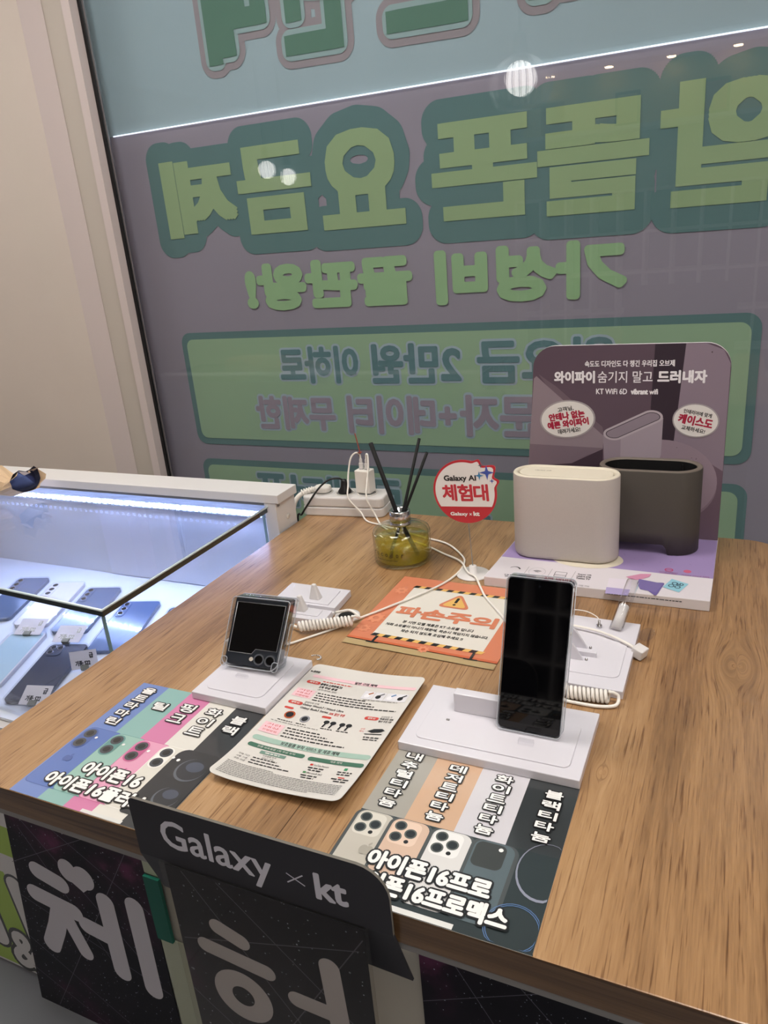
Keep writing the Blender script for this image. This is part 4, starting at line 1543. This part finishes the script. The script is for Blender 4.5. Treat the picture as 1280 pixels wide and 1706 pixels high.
for cx, cy, rx, ry, rot, rows in ((-.2280, .1970, .0425, .0300, .16, (('고객님,', -.012, .012, .0130, .0200, 0), ('안테나 없는', -.027, .027, .0005, .0115, 1), ('예쁜 와이파이', -.031, .031, -.0120, -.0010, 1), ('데려가세요!', -.017, .017, -.0215, -.0140, 0))),
                                  (-.0450, .1985, .0315, .0250, -.20, (('인테리어에 맞게', -.019, .019, .0080, .0140, 0), ('케이스도', -.023, .023, -.0075, .0060, 1), ('교체하세요!', -.016, .016, -.0165, -.0100, 0)))):
    a.ell(cx, cy, rx, ry, OV, 3, 40, rot * .6)
    a.ell(cx, cy, rx * .94, ry * .93, OVW, 4, 40, rot * .6)
    ca_, sa_ = math.cos(rot), math.sin(rot)
    for t, x0, x1, y0, y1, bold in rows:
        a.text(t, (cx + x0 * ca_ - y0 * sa_, cy + x0 * sa_ + y0 * ca_), ((x1 - x0) * ca_, (x1 - x0) * sa_), (-(y1 - y0) * sa_, (y1 - y0) * ca_), CRI if bold else TX, 5, .0007 if bold else .0002, 6)
a.ell(-.0290, .2960, .0010, .0010, PL('4a3a40'), 2, 10)
a.build('panel_artwork', db)
a = Art(up(T + .0151))
a.poly([(-.3005, 1.0060), (-.0058, 1.0000), (-.0045, 1.1365), (-.2925, 1.1365)], PL('9a86b4'), 0)
for _ in range(60):
    a.ell(random.uniform(-.28, -.02), random.uniform(1.01, 1.13), .0009, .0009, PL('8570a0'), .6, 8)
a.poly([(-.3045, .9335), (-.0072, .9325), (-.0058, 1.0000), (-.3005, 1.0060)], PL('d3ccd1'), 0)
for x in (-.2530, -.2190, -.1860):
    a.line((x, .9520), (x + .0015, .9800), .0006, GRY, 1)
for k in range(9):
    q_ = 2.6 - k * .26
    p0, p1 = (-.270 + .008 * math.cos(q_), .966 + .009 * math.sin(q_)), (-.270 + .008 * math.cos(q_ - .26), .966 + .009 * math.sin(q_ - .26))
    a.line(p0, p1, .0010 + .0002 * k, TX, 1)
for r in (.003, .0055, .008):
    for k in range(5):
        q_ = .8 + k * .31
        a.line((-.2365 + r * math.cos(q_), .9620 + r * math.sin(q_)), (-.2365 + r * math.cos(q_ + .31), .9620 + r * math.sin(q_ + .31)), .0011, TX, 1)
a.ring(ell(-.2365, .9655, .0120, .0140, 24), ell(-.2365, .9655, .0116, .0136, 24), GRY, 1)
a.ring(rrect(-.2115, -.1945, .9560, .9730, .002, 3), rrect(-.2108, -.1952, .9567, .9723, .0015, 3), TX, 1)
a.rect(-.2108, -.1952, .9620, .9630, TX, 1)
for k, t in enumerate(('Super VR', 'UHD4 STB', 'Tablet TV')):
    a.tbox(t, -.1800, -.1610, .9690 - .0065 * k, .9735 - .0065 * k, TX, 1, .0002, 4)
a.tbox('가입 가능', -.1730, -.1580, .9345, .9385, TX, 1)
for x0, x1 in ((-.2790, -.2610), (-.2460, -.2270), (-.2130, -.1940)):
    a.bars(x0, x1, .9460, .0022, TX, 1)
    a.bars(x0 + .002, x1 - .002, .9410, .0022, TX, 1)
a.poly([(-.1370, .9690), (-.1060, .9710), (-.1055, .9300), (-.1350, .9290)], PL('d8cfda'), 1)
a.poly([(-.1360, .9400), (-.1055, .9400), (-.1060, .9215), (-.1350, .9210)], PL('a79ac4'), 2)
a.poly([(-.1160, .9780), (-.0980, .9920), (-.0840, .9950), (-.0860, .9850), (-.0980, .9720), (-.1080, .9720)], PL('c98aa6'), 3)
a.poly(rtri([(-.1000, .9640), (-.0720, .9280), (-.0640, .9720)], .006), PL('6a5c94'), 3)
a.poly([(-.0980, .9750), (-.0660, .9680), (-.0730, .9400), (-.0930, .9440), (-.0990, .9600)], PL('75689c'), 3)
a.poly([(-.0570, .9860), (-.0350, .9750), (-.0450, .9470), (-.0660, .9580)], PL('8fc0cf'), 3)
for cx, cy in ((-.052, .972), (-.048, .962), (-.056, .964)):
    a.ring(ell(cx, cy, .0040, .0045, 14), ell(cx, cy, .0026, .0030, 14), PL('2f4a58'), 4)
a.tbox('6D', -.0500, -.0410, .9670, .9740, PL('2f4a58'), 4, .0003, 4)
a.ring(ell(-.0630, 1.0150, .0058, .0058, 20), ell(-.0630, 1.0150, .0042, .0042, 20), PL('b2466e'), 1)
a.line((-.0670, 1.0150), (-.0590, 1.0150), .0015, PL('b2466e'), 1.4)
a.ell(-.0390, 1.0155, .0052, .0052, PL('c2607f'), 1, 18)
a.tbox('GOOD DESIGN', -.0750, -.0510, 1.0050, 1.0080, PL('8a3560'), 1)
a.tbox('AWARD 2022', -.0740, -.0520, 1.0008, 1.0038, PL('8a3560'), 1)
a.tbox('reddot award 2022', -.0455, -.0105, 1.0010, 1.0050, PL('8a3560'), 1)
a.bars(-.1330, -.0400, .9210, .0028, TX, 1, .8)
a.ell(-.178, 1.028, .052, .034, ROUTT, 1, 40)
a.build('base_artwork', db)


def stadium(cx, cy, hl, r, n_=14):
    out = []
    for k_ in range(n_ + 1):
        q_ = -PI / 2 + PI * k_ / n_
        out.append((cx + hl - r + r * math.cos(q_), cy + r * math.sin(q_)))
    for k_ in range(n_ + 1):
        q_ = PI / 2 + PI * k_ / n_
        out.append((cx - hl + r + r * math.cos(q_), cy + r * math.sin(q_)))
    return out


def loft(mb, rings, mat, smooth_=True, caps=(True, True)):
    n_ = len(rings[0])
    vs = [p for r in rings for p in r]
    mb.add(vs, [(i * n_ + k_, i * n_ + (k_ + 1) % n_, (i + 1) * n_ + (k_ + 1) % n_, (i + 1) * n_ + k_) for i in range(len(rings) - 1) for k_ in range(n_)], mat, smooth_)
    if caps[0]:
        mb.add(rings[0], [list(range(n_ - 1, -1, -1))], mat)
    if caps[1]:
        mb.add(rings[-1], [list(range(n_))], mat)


def sring(cx, cy, hl, r, z):
    return [(p[0], p[1], T + z) for p in stadium(cx, cy, hl, r)]


ZB = .0155
rw = thing('wifi_router', (-.2105, 1.042, T + ZB), 'pale beige oval router standing in front on the purple board', 'router')
cx, cy, hl, r = -.2105, 1.0385, .0765, .0310
b = MB()
loft(b, [sring(cx, cy, hl - .004, r - .004, ZB), sring(cx, cy, hl - .001, r - .001, ZB + .002), sring(cx, cy, hl, r, ZB + .006), sring(cx, cy, hl, r, .140), sring(cx, cy, hl - .0004, r - .0004, .1425)], ROUTW, True, (True, False))
b.build('shell', rw)
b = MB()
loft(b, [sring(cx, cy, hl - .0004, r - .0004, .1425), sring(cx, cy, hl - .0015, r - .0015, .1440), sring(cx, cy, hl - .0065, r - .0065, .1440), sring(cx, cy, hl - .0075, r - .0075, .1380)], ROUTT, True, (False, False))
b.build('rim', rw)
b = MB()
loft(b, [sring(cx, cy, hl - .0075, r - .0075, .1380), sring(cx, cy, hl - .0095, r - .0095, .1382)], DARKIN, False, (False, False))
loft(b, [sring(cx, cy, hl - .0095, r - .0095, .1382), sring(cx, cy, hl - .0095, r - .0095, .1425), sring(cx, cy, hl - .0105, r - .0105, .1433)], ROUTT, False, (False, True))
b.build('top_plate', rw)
a = Art(up(T + .1434))
a.tbox('vibrant wifi', -.2560, -.2320, 1.0400, 1.0440, ink('6a645c', .6), 1)
a.build('lettering', rw)

rd = thing('router_cover', (-.1025, 1.092, T + ZB), 'dark grey empty oval router cover standing behind the beige router', 'router cover')
cx, cy, hl, r = -.1010, 1.0990, .0715, .0345
b = MB()
n0 = len(stadium(0, 0, hl, r))
low = []
for p in stadium(cx, cy, hl, r):
    z = ZB + .0006
    if p[1] < cy and -.155 < p[0] < -.082:
        z = ZB + .024 * min(1, (p[0] + .155) / .012, (-.082 - p[0]) / .012 + .0)
        z = max(z, ZB + .0006)
    low.append((p[0], p[1], T + z))
# finer outline so the cut-out at the foot has clean sides
out = []
st_ = stadium(cx, cy, hl, r)
for i in range(len(st_)):
    p, q = Vector(st_[i]), Vector(st_[(i + 1) % len(st_)])
    m_ = 30 if (p - q).length > .02 else 1
    for k_ in range(m_):
        out.append(tuple(p + (q - p) * k_ / m_))


def zlow(p):
    if p[1] < cy and -.160 < p[0] < -.0690:
        f_ = max(0, min(1, (p[0] + .160) / .008, (-.0690 - p[0]) / .008))
        return ZB + .0006 + .0150 * math.sqrt(f_)
    return ZB + .0006


sc_ = lambda p, k_: (cx + (p[0] - cx) * (hl - k_) / hl, cy + (p[1] - cy) * (r - k_) / r)
ring = lambda k_, z: [(sc_(p, k_)[0], sc_(p, k_)[1], T + z) for p in out]
loft(b, [[(sc_(p, .003)[0], sc_(p, .003)[1], T + zlow(p)) for p in out], [(p[0], p[1], T + zlow(p)) for p in out], [(p[0], p[1], T + .05) for p in out], ring(0, .1395), ring(.0005, .1408)], ROUTD, True, (False, False))
b.build('shell', rd)
b = MB()
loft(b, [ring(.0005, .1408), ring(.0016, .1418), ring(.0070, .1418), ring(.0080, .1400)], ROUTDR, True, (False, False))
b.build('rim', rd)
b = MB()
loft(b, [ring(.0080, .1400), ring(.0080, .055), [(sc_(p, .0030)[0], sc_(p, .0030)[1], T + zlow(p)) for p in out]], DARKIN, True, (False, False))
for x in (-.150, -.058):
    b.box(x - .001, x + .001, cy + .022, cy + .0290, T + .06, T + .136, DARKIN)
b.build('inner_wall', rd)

# ------------------------------------------------------------------ hanging sign and posters on the counter front
hs = thing('hanging_sign', (-.33, .372, T), 'charcoal sign board hooked on the front edge of counter', 'sign')
SY = .3705
pl = MB()
pr = rrect(-.4530, -.2050, -.016, .0460, [.026, .006, 0, 0], 6)
pl.prism([(p[0], p[1]) for p in pr], SY, SY + .0025, SIGNBK, 'y', M('sign_edge', '6b675f', .6))
for i, v in enumerate(pl.v):
    pl.v[i] = Vector((v.x, v.y, v.z + T))
pl.build('face_plate', hs)
fp = MB()
o4 = [(-.4530, SY, -.016), (-.2050, SY, -.016), (-.2020, .3900, -.0850), (-.4560, .3900, -.0760)]
vs = [(x, y, T + z) for x, y, z in o4] + [(x, y + .0025, T + z - .0002) for x, y, z in o4]
fp.add(vs, [(0, 1, 2, 3), (7, 6, 5, 4), (0, 4, 5, 1), (1, 5, 6, 2), (2, 6, 7, 3), (3, 7, 4, 0)], SIGNBK)
fp.build('lower_flap', hs)
a = Art(front(SY))
SL = ink('c8c8d4', .4)
a.fm = lambda u, v, d: (u, SY - .0001 - d, T + v)
a.text('Galaxy', (-.4215, -.0060), (.1115, -.0035), (0, .0385), SL, 1, .0007, 8)
a.line((-.2955, .0155), (-.2790, .0075), .0012, SL, 1)
a.line((-.2955, .0060), (-.2800, .0180), .0012, SL, 1)
a.text('kt', (-.2690, -.0010), (.0270, .0010), (0, .0250), SL, 1, .0012, 10)
a.build('lettering', hs)

# poster in a sleeve hung below the sign
LT = ink('c3c2cc', .5)


def star_lines(a, L_):
    c = ink('5d5a68', .5)
    for p, q in L_:
        a.line(p, q, .0011, c, 1)


p2 = thing('poster', (-.327, .369, T - .17), 'starry poster in clear sleeve under the charcoal sign', 'poster', 'starry letter posters')
KP = .926
kz = lambda z: .48 - (.48 - z) * KP
a = Art(lambda u, v, d: (u * KP, .3690 - d, T + kz(v)))
a.box(-.4590 * KP, -.2480 * KP, .3692, .3697, T + kz(-.355), T + kz(-.0580), SKY)
a.rect(-.4590, -.2480, -.355, -.0580, SKY, 0)
star_lines(a, (((-.455, -.150), (-.255, -.085)), ((-.440, -.060), (-.300, -.250)), ((-.250, -.070), (-.36, -.25)), ((-.459, -.22), (-.30, -.34)), ((-.40, -.06), (-.25, -.20))))
a.stroke([(-.4090, -.1180), (-.3830, -.1270)], .0190, LT, 2)
a.stroke([(-.4290, -.1490), (-.3590, -.1560)], .0190, LT, 2)
a.ring(ell(-.3940, -.2030, .0340, .0330, 36), ell(-.3940, -.2030, .0130, .0125, 36), LT, 2)
a.stroke([(-.2880, -.1180), (-.2820, -.2600)], .0215, LT, 2)
a.stroke([(-.3290, -.1770), (-.2900, -.1780)], .0200, LT, 2)
a.stroke([(-.3700, -.2760), (-.2900, -.2800), (-.2880, -.3300), (-.3690, -.3260), (-.3700, -.2760)], .0200, LT, 2)
a.build('print', p2)
b = MB()
b.box(-.4640 * KP, -.2430 * KP, .3670, .3678, T + kz(-.360), T + kz(-.0530), FILM)
b.build('sleeve', p2)

p1 = MB()
a = Art(lambda u, v, d: (u, .6010 - d, T + v))
q4 = [(-1.0880, -.7860), (-.7440, -.7860), (-.7360, -.300), (-1.0200, -.300)]
a.prism([q4[0], q4[1], q4[2], q4[3]], .6012, .6020, SKY, 'y')
for i, v in enumerate(a.v):
    a.v[i] = Vector((v.x, v.y, v.z + T))
a.poly(q4, SKY, 0)
star_lines(a, (((-1.044, -.446), (-.807, -.311)), ((-1.040, -.781), (-.753, -.312)), ((-1.015, -.310), (-.760, -.60)), ((-1.065, -.62), (-.80, -.78)), ((-1.00, -.36), (-.86, -.60)), ((-.95, -.32), (-.745, -.45)), ((-1.05, -.52), (-.745, -.62)), ((-1.08, -.70), (-.90, -.785))))
SW = .0370
a.stroke([(-.9850, -.4450), (-.9360, -.4570)], SW, LT, 2)
a.ell(-.9090, -.4190, .0200, .0235, LT, 2)
a.ell(-.8770, -.4240, .0225, .0235, LT, 2)
a.poly([(-.9265, -.4290), (-.8850, -.4560), (-.8590, -.4340), (-.8800, -.4060), (-.9060, -.4060)], LT, 2)
a.stroke([(-1.0090, -.5020), (-.9220, -.5130)], SW, LT, 2)
a.stroke([(-.9560, -.5160), (-.9800, -.5700), (-1.0060, -.6170)], SW * 1.05, LT, 2)
a.stroke([(-.9480, -.5250), (-.9230, -.6020)], SW * .9, LT, 2)
a.stroke([(-.8410, -.4600), (-.8450, -.6130)], SW, LT, 2)
a.stroke([(-.9000, -.5330), (-.8500, -.5400)], SW, LT, 2)
a.stroke([(-.7780, -.4460), (-.7820, -.6250)], SW, LT, 2)
o = a.build('poster')
tag(o, 'starry poster with large pale Korean syllable low on counter front left', 'poster', 'starry letter posters')

a = Art(lambda u, v, d: (u, .6010 - d, T + v))
a.box(-.3000, -.020, .6012, .6020, T - .78, T - .300, SKY)
a.rect(-.3000, -.020, -.78, -.300, SKY, 0)
star_lines(a, (((-.30, -.42), (-.10, -.31)), ((-.27, -.31), (-.10, -.60)), ((-.20, -.31), (-.03, -.50))))
o = a.build('poster')
tag(o, 'dark starry poster at lower right of the counter front', 'poster', 'starry letter posters')

# green leaflet panel on the lower cabinet beside
a = Art(lambda u, v, d: (u, .6350 - d, T + v))
LG, LW = ink('9dba5c', .5), ink('cccccf', .5)
a.box(-1.60, -1.045, .6352, .6360, T - .79, T - .205, LW)
a.rect(-1.60, -1.045, -.79, -.205, LW, 0)
a.poly([(-1.60, -.40), (-1.06, -.42), (-1.06, -.49), (-1.60, -.47)], LG, 1)
a.poly([(-1.60, -.53), (-1.14, -.535), (-1.09, -.66), (-1.06, -.70), (-1.06, -.785), (-1.60, -.785)], LG, 1)
a.stroke([(-1.12, -.560), (-1.105, -.70)], .052, KB, 2)
a.stroke([(-1.12, -.560), (-1.105, -.70)], .040, LW, 3)
a.stroke([(-1.23, -.555), (-1.215, -.72)], .060, KB, 2)
a.stroke([(-1.23, -.555), (-1.215, -.72)], .046, LW, 3)
a.tbox('&', -1.185, -1.115, -.790 + .012, -.690, KB, 4, .0125, 14)
a.tbox('&', -1.185, -1.115, -.790 + .012, -.690, LW, 5, .0045, 10)
tag(a.build('advert_poster'), 'lime green and white printed advert at the far lower left', 'poster')
tb = MB()
tb.prism([(-.7350, .594), (-.7060, .594), (-.7060, .5988), (-.7350, .5988)], T - .485, T - .362, M('teal_card', '1f8a74', .5), side=M('teal_card_side', '0f5c4e', .5))
tag(tb.build('card_holder'), 'teal upright box between the two starry posters', 'box')
ac = MB()
ac.box(-.7350, -.6850, .5990, .6020, T - .79, T - .4870, M('pale_green_acrylic', 'a9b09a', .3, coat=.4))
ac.box(-.7350, -.6850, .5990, .6020, T - .360, T - .300, M('pale_green_acrylic_b', 'a9b09a', .3, coat=.4))
ac.build('edge_panel', ct)

# ------------------------------------------------------------------ glass display case
gc = thing('glass_display_case', (-1.2, .9, 0), 'lit glass display case of phones left of the wooden counter', 'display case')
CW = M('case_white', 'dcd9d8', .35)
INW = M('case_inside', 'e2e8f2', .5)
SZ = -.155
XL = -2.05
b = MB()
b.box(XL, -.7500, .640, 1.100, .0006, T + SZ - .047, CW)
b.build('lower_cabinet', gc)
b = MB()
b.prism([(.655, SZ - .0450), (1.0895, SZ - .0020), (1.0895, SZ + .0020), (.655, SZ - .0405)], XL, -.7580, INW, 'x')
for i, v in enumerate(b.v):
    b.v[i] = Vector((v.x, v.y, v.z + T))
b.build('shelf', gc)
b = MB()
b.box(XL, -.752, 1.0900, 1.1080, T + SZ - .046, T + .049, INW)
b.build('back_panel', gc)
b = MB()
b.box(-1.200, -.775, 1.0860, 1.0895, T + SZ + .004, T + .012, M('case_inside_b', 'e9eefc', .5))
b.build('lining_sheet', gc)
b = MB()
b.prism([(1.0470, .0555), (1.1120, .0555), (1.1120, .0720), (1.0470, .0720)], XL, -.7180, CW, 'x')
for i, v in enumerate(b.v):
    b.v[i] = Vector((v.x, v.y, v.z + T))
b.build('top_rail', gc, .001)
b = MB()
b.box(XL, -.722, 1.0520, 1.0565, T + .0490, T + .0553, GREYM)
b.build('rail_channel', gc)
b = MB()
b.box(-.7495, -.7250, 1.0480, 1.1120, T - .20, T + .0550, CW)
b.build('end_post', gc, .0005)
b = MB()
b.X = Matrix.Translation((-.7250, 1.083, T + .020)) @ Matrix.Rotation(PI / 2, 4, 'Y')
b.lathe([(.0055, -.0002), (.0058, .0003), (.0050, .0009), (.0001, .0009)], OFFW, 20, (0, 0, 0), False)
b.build('screw_cap', gc)


def pane(name, quad, th, axis_vec, edge=GEDGE, skip=-1):
    """glass sheet: clear faces, dark edges"""
    q1 = [Vector(p) for p in quad]
    q2 = [p + Vector(axis_vec) * th for p in q1]
    m_ = MB()
    n_ = len(q1)
    m_.add(q1 + q2, [list(range(n_ - 1, -1, -1)), list(range(n_, 2 * n_))], CGLASS)
    o_ = m_.build(name, gc)
    e_ = MB()
    e_.add(q1 + q2, [(i, (i + 1) % n_, n_ + (i + 1) % n_, n_ + i) for i in range(n_) if i != skip], edge)
    # pale polished chamfer along the upper edge
    e_.build('polished_edge', o_).location = (0, 0, 0)
    return o_


FYL = .648 + (-.748 - XL) * .066
ZG = T + .0500
pane('top_glass', [(-.7440, .642, ZG - .0120), (-.7440, 1.0520, ZG - .0120), (XL, 1.0520, ZG - .0120), (XL, FYL - .006, ZG - .0120)], .0120, (0, 0, 1), GEDGE, 1)
pane('end_glass', [(-.7500, .650, T + SZ - .0465), (-.7500, 1.0470, T + SZ - .0465), (-.7500, 1.0470, ZG - .0122), (-.7500, .650, ZG - .0122)], .006, (-1, 0, 0), GEDGE2)
pane('front_glass', [(XL, FYL, T + SZ - .0465), (-.7575, .650, T + SZ - .0465), (-.7575, .650, ZG - .0122), (XL, FYL, ZG - .0122)], .006, (0, 1, 0), GEDGE2)
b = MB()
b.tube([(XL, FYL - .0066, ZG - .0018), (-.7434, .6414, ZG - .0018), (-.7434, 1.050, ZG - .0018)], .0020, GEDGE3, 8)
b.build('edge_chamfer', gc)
b = MB()
b.X = Matrix.Identity(4)
b.box(-1.60, -.7700, 1.0795, 1.0810, T + .0130, T + .0260, M('strip_board', '9aa3ad', .5))
ls = b.build('led_strip', gc)
led = MB()
led.box(-.0032, .0032, -.0016, 0, -.0030, .0030, LEDM)
first = None
for k in range(52):
    x = -.786 - .0147 * k
    if first is None:
        first = led.build('led', ls)
        o = first
    else:
        o = first.copy()
        C.objects.link(o)
        o.parent = ls
    o.location = (x, 1.0794, T + .0195)

# phones lying in the case, on a shelf that dips toward the front
shelf_z = lambda y: T + SZ + .0026 + (y - 1.0895) * .0981
def case_phone(name, x, y, body, label, cams, flip=False, L_=.158, W_=.0745, tag_=None):
    """foot end at (x, y); long side runs back and slightly left"""
    z0 = shelf_z(y)
    d = Vector((-.045, .151, .0150)).normalized()
    wv = Vector((.151, .045, 0)).normalized()
    up_ = wv.cross(d).normalized()
    X_ = Matrix.Identity(4)
    for i in range(3):
        X_[i][0], X_[i][1], X_[i][2] = wv[i], d[i], up_[i]
    X_[0][3], X_[1][3], X_[2][3] = x, y, z0
    t = thing(name, (x, y, z0), label, 'phone', 'phones in the glass case')
    m_ = MB()
    m_.X = X_
    m_.prism(rrect(-W_ / 2, W_ / 2, 0, L_, .009, 5), 0, .0078, body)
    m_.build('body', t, .0012)
    if cams == 'screen':
        s__ = MB()
        s__.X = X_
        s__.prism(rrect(-W_ / 2 + .003, W_ / 2 - .003, .003, L_ - .003, .007, 4), .0079, .0083, M('idle_screen', 'b9d3dc', .1, coat=.5))
        s__.build('screen', t)
    else:
        c_b = MB()
        c_b.X = X_
        if cams == 'square':
            c_b.prism(rrect(-W_ / 2 + .004, -W_ / 2 + .034, L_ - .036, L_ - .004, .008, 5), .0079, .0090, body)
            cc = [(-W_ / 2 + .012, L_ - .012), (-W_ / 2 + .012, L_ - .026), (-W_ / 2 + .026, L_ - .013)]
        else:
            c_b.prism(rrect(-W_ / 2 + .003, -W_ / 2 + .021, L_ - .056, L_ - .004, .008, 5), .0079, .0090, body)
            cc = [(-W_ / 2 + .012, L_ - .013 - .016 * k_) for k_ in range(3)]
        c_b.build('camera_bump', t, .0004)
        for px, py in cc:
            m_ = MB()
            m_.X = X_
            m_.prism(ell(px, py, .0060, .0060, 20), .0090, .0096, SILV)
            m_.prism(ell(px, py, .0047, .0047, 20), .0096, .0099, SCREEN)
            m_.build('camera_lens', t)
    cvr = MB()
    cvr.X = X_
    ring_prism(cvr, rrect(-W_ / 2 - .0022, W_ / 2 + .0022, -.0022, L_ + .0022, .011, 5), rrect(-W_ / 2 - .0003, W_ / 2 + .0003, -.0003, L_ + .0003, .009, 5), 0, .0092, CLEARS)
    cvr.build('clear_case', t)


PBL, PWH, PNV = M('phone_blue', '596a88', .2, coat=.8), M('phone_white', 'e6e2e4', .25, coat=.5), M('phone_dark', '2e374c', .2, coat=.8)
case_phone('smartphone', -1.318, .870, PBL, 'blue phone at the far left of the rear row in the glass case', 'bar')
case_phone('smartphone', -1.215, .872, PWH, 'white phone with three cameras in the rear row of glass case', 'bar')
case_phone('smartphone', -1.115, .873, PBL, 'blue phone behind the front corner of the case top', 'bar')
case_phone('smartphone', -.990, .842, M('phone_blue_deep', '4d648e', .2, coat=.8), 'larger blue phone beside the glass corner of the case', 'bar', W_=.078, L_=.163)
case_phone('smartphone', -.880, .850, PNV, 'dark blue phone mostly hidden by the edge of wooden counter', 'bar')
case_phone('smartphone', -1.030, .690, PNV, 'dark navy phone at the front of the glass case', 'square')
case_phone('smartphone', -1.146, .700, PWH, 'white phone with pale lit-looking screen at the case front', 'screen')


# price tags
def price_tag(x, y, lean, wd, hh, label, lines, rz=0):
    t = thing('price_tag', (x, y, shelf_z(y)), label, 'price tag', 'price tags in the glass case')
    X_ = Matrix.Translation((x, y, shelf_z(y) + .0006 + (.0100 if lean < -30 else 0))) @ Matrix.Rotation(rz, 4, 'Z') @ Matrix.Rotation(math.radians(lean), 4, 'X')
    a_ = Art(lambda u, v, d: tuple(X_ @ Vector((u, -d - .0005, v + .001))))
    m_ = X_
    a_.add([m_ @ Vector(p) for p in ((-wd / 2, 0, .001), (wd / 2, 0, .001), (wd / 2, 0, hh), (-wd / 2, 0, hh))], [(0, 1, 2, 3)], BOARDW)
    a_.add([m_ @ Vector(p) for p in ((-wd / 2, -.0004, .001), (wd / 2, -.0004, .001), (wd / 2, -.0004, hh), (-wd / 2, -.0004, hh))], [(0, 1, 2, 3)], BOARDW)
    for s_t, x0, x1, y0, y1 in lines:
        a_.tbox(s_t, x0 * wd, x1 * wd, y0 * hh, y1 * hh, KB, 1, .0005, 6)
    a_.build('card', t)
    c_ = MB()
    c_.X = X_
    c_.box(-.007, .007, -.003, .004, -.0004, .008, M('clip_grey', '7f7f74', .4))
    c_.build('clip', t)


TGL = (('급', .22, .36, .55, .82), ('기종: S22', -.32, .22, .18, .45))
price_tag(-.995, .795, -12, .046, .034, 'upright handwritten price tag beside the glass corner', TGL, .55)
price_tag(-1.085, .838, -68, .056, .040, 'leaning price tag on the foot of the blue phone', TGL, .25)
price_tag(-1.185, .838, -68, .056, .040, 'leaning price tag on the foot of the white phone', TGL, .25)
price_tag(-1.000, .682, -62, .050, .036, 'price tag on the foot of the front navy phone', TGL, .25)

# paper snack bag lying on the rail
bg = thing('paper_bag', (-1.42, .998, T + .0503), 'crumpled beige paper bag with navy lining lying on the glass case top', 'bag')
KR, NV = M('kraft_paper', 'd2b492', .7, noise=.08, nscale=60, bump=.3, bscale=90), M('navy_lining', '191d38', .6)
prof_ = ((-1.70, .036, .074), (-1.58, .037, .072), (-1.46, .037, .068), (-1.37, .033, .056), (-1.325, .026, .036))
b = MB()
BY = .998
rings = []
for j, (x, wy, hz) in enumerate(prof_):
    rg = []
    for k in range(16):
        q_ = 2 * PI * k / 16
        wob = 1 + .10 * math.sin(3 * q_ + j * 1.7) + .06 * math.sin(5 * q_ + j)
        rg.append((x + .006 * math.sin(2 * q_ + j), BY + wy * wob * math.cos(q_), T + .0506 + hz * .5 * (1 + .98 * math.sin(q_)) * (1 if math.sin(q_) < 0 else wob)))
    rings.append(rg)
loft(b, rings, KR, False, (True, False))
b.build('bag_body', bg)
b = MB()
mo = rings[-1]
loft(b, [mo, [(p[0] + .050 + .010 * math.cos(3 * k), BY + (p[1] - BY) * 1.55, T + .0640 + (p[2] - T - .0506) * 1.25) for k, p in enumerate(mo)]], KR, False, (False, False))
b.build('mouth', bg)
b = MB()
loft(b, [[(p[0] + .038, BY + (p[1] - BY) * 1.2, T + .0645 + (p[2] - T - .0506) * 1.05) for p in mo], [(p[0] + .0435, BY + (p[1] - BY) * 1.45, T + .0645 + (p[2] - T - .0506) * 1.28) for p in mo]], NV, False, (True, False))
b.build('lining', bg)
a = Art(lambda u, v, d: (u, BY - .0400 - d + max(0, (u + 1.40)) * .10, T + v))
a.text('State', (-1.450, .0800), (.068, .004), (.004, .0150), ink('1f2440', .6), 1, .0013, 6)
a.text('Char', (-1.452, .0620), (.058, .003), (.003, .0140), ink('1f2440', .6), 1, .0013, 6)
a.build('lettering', bg)
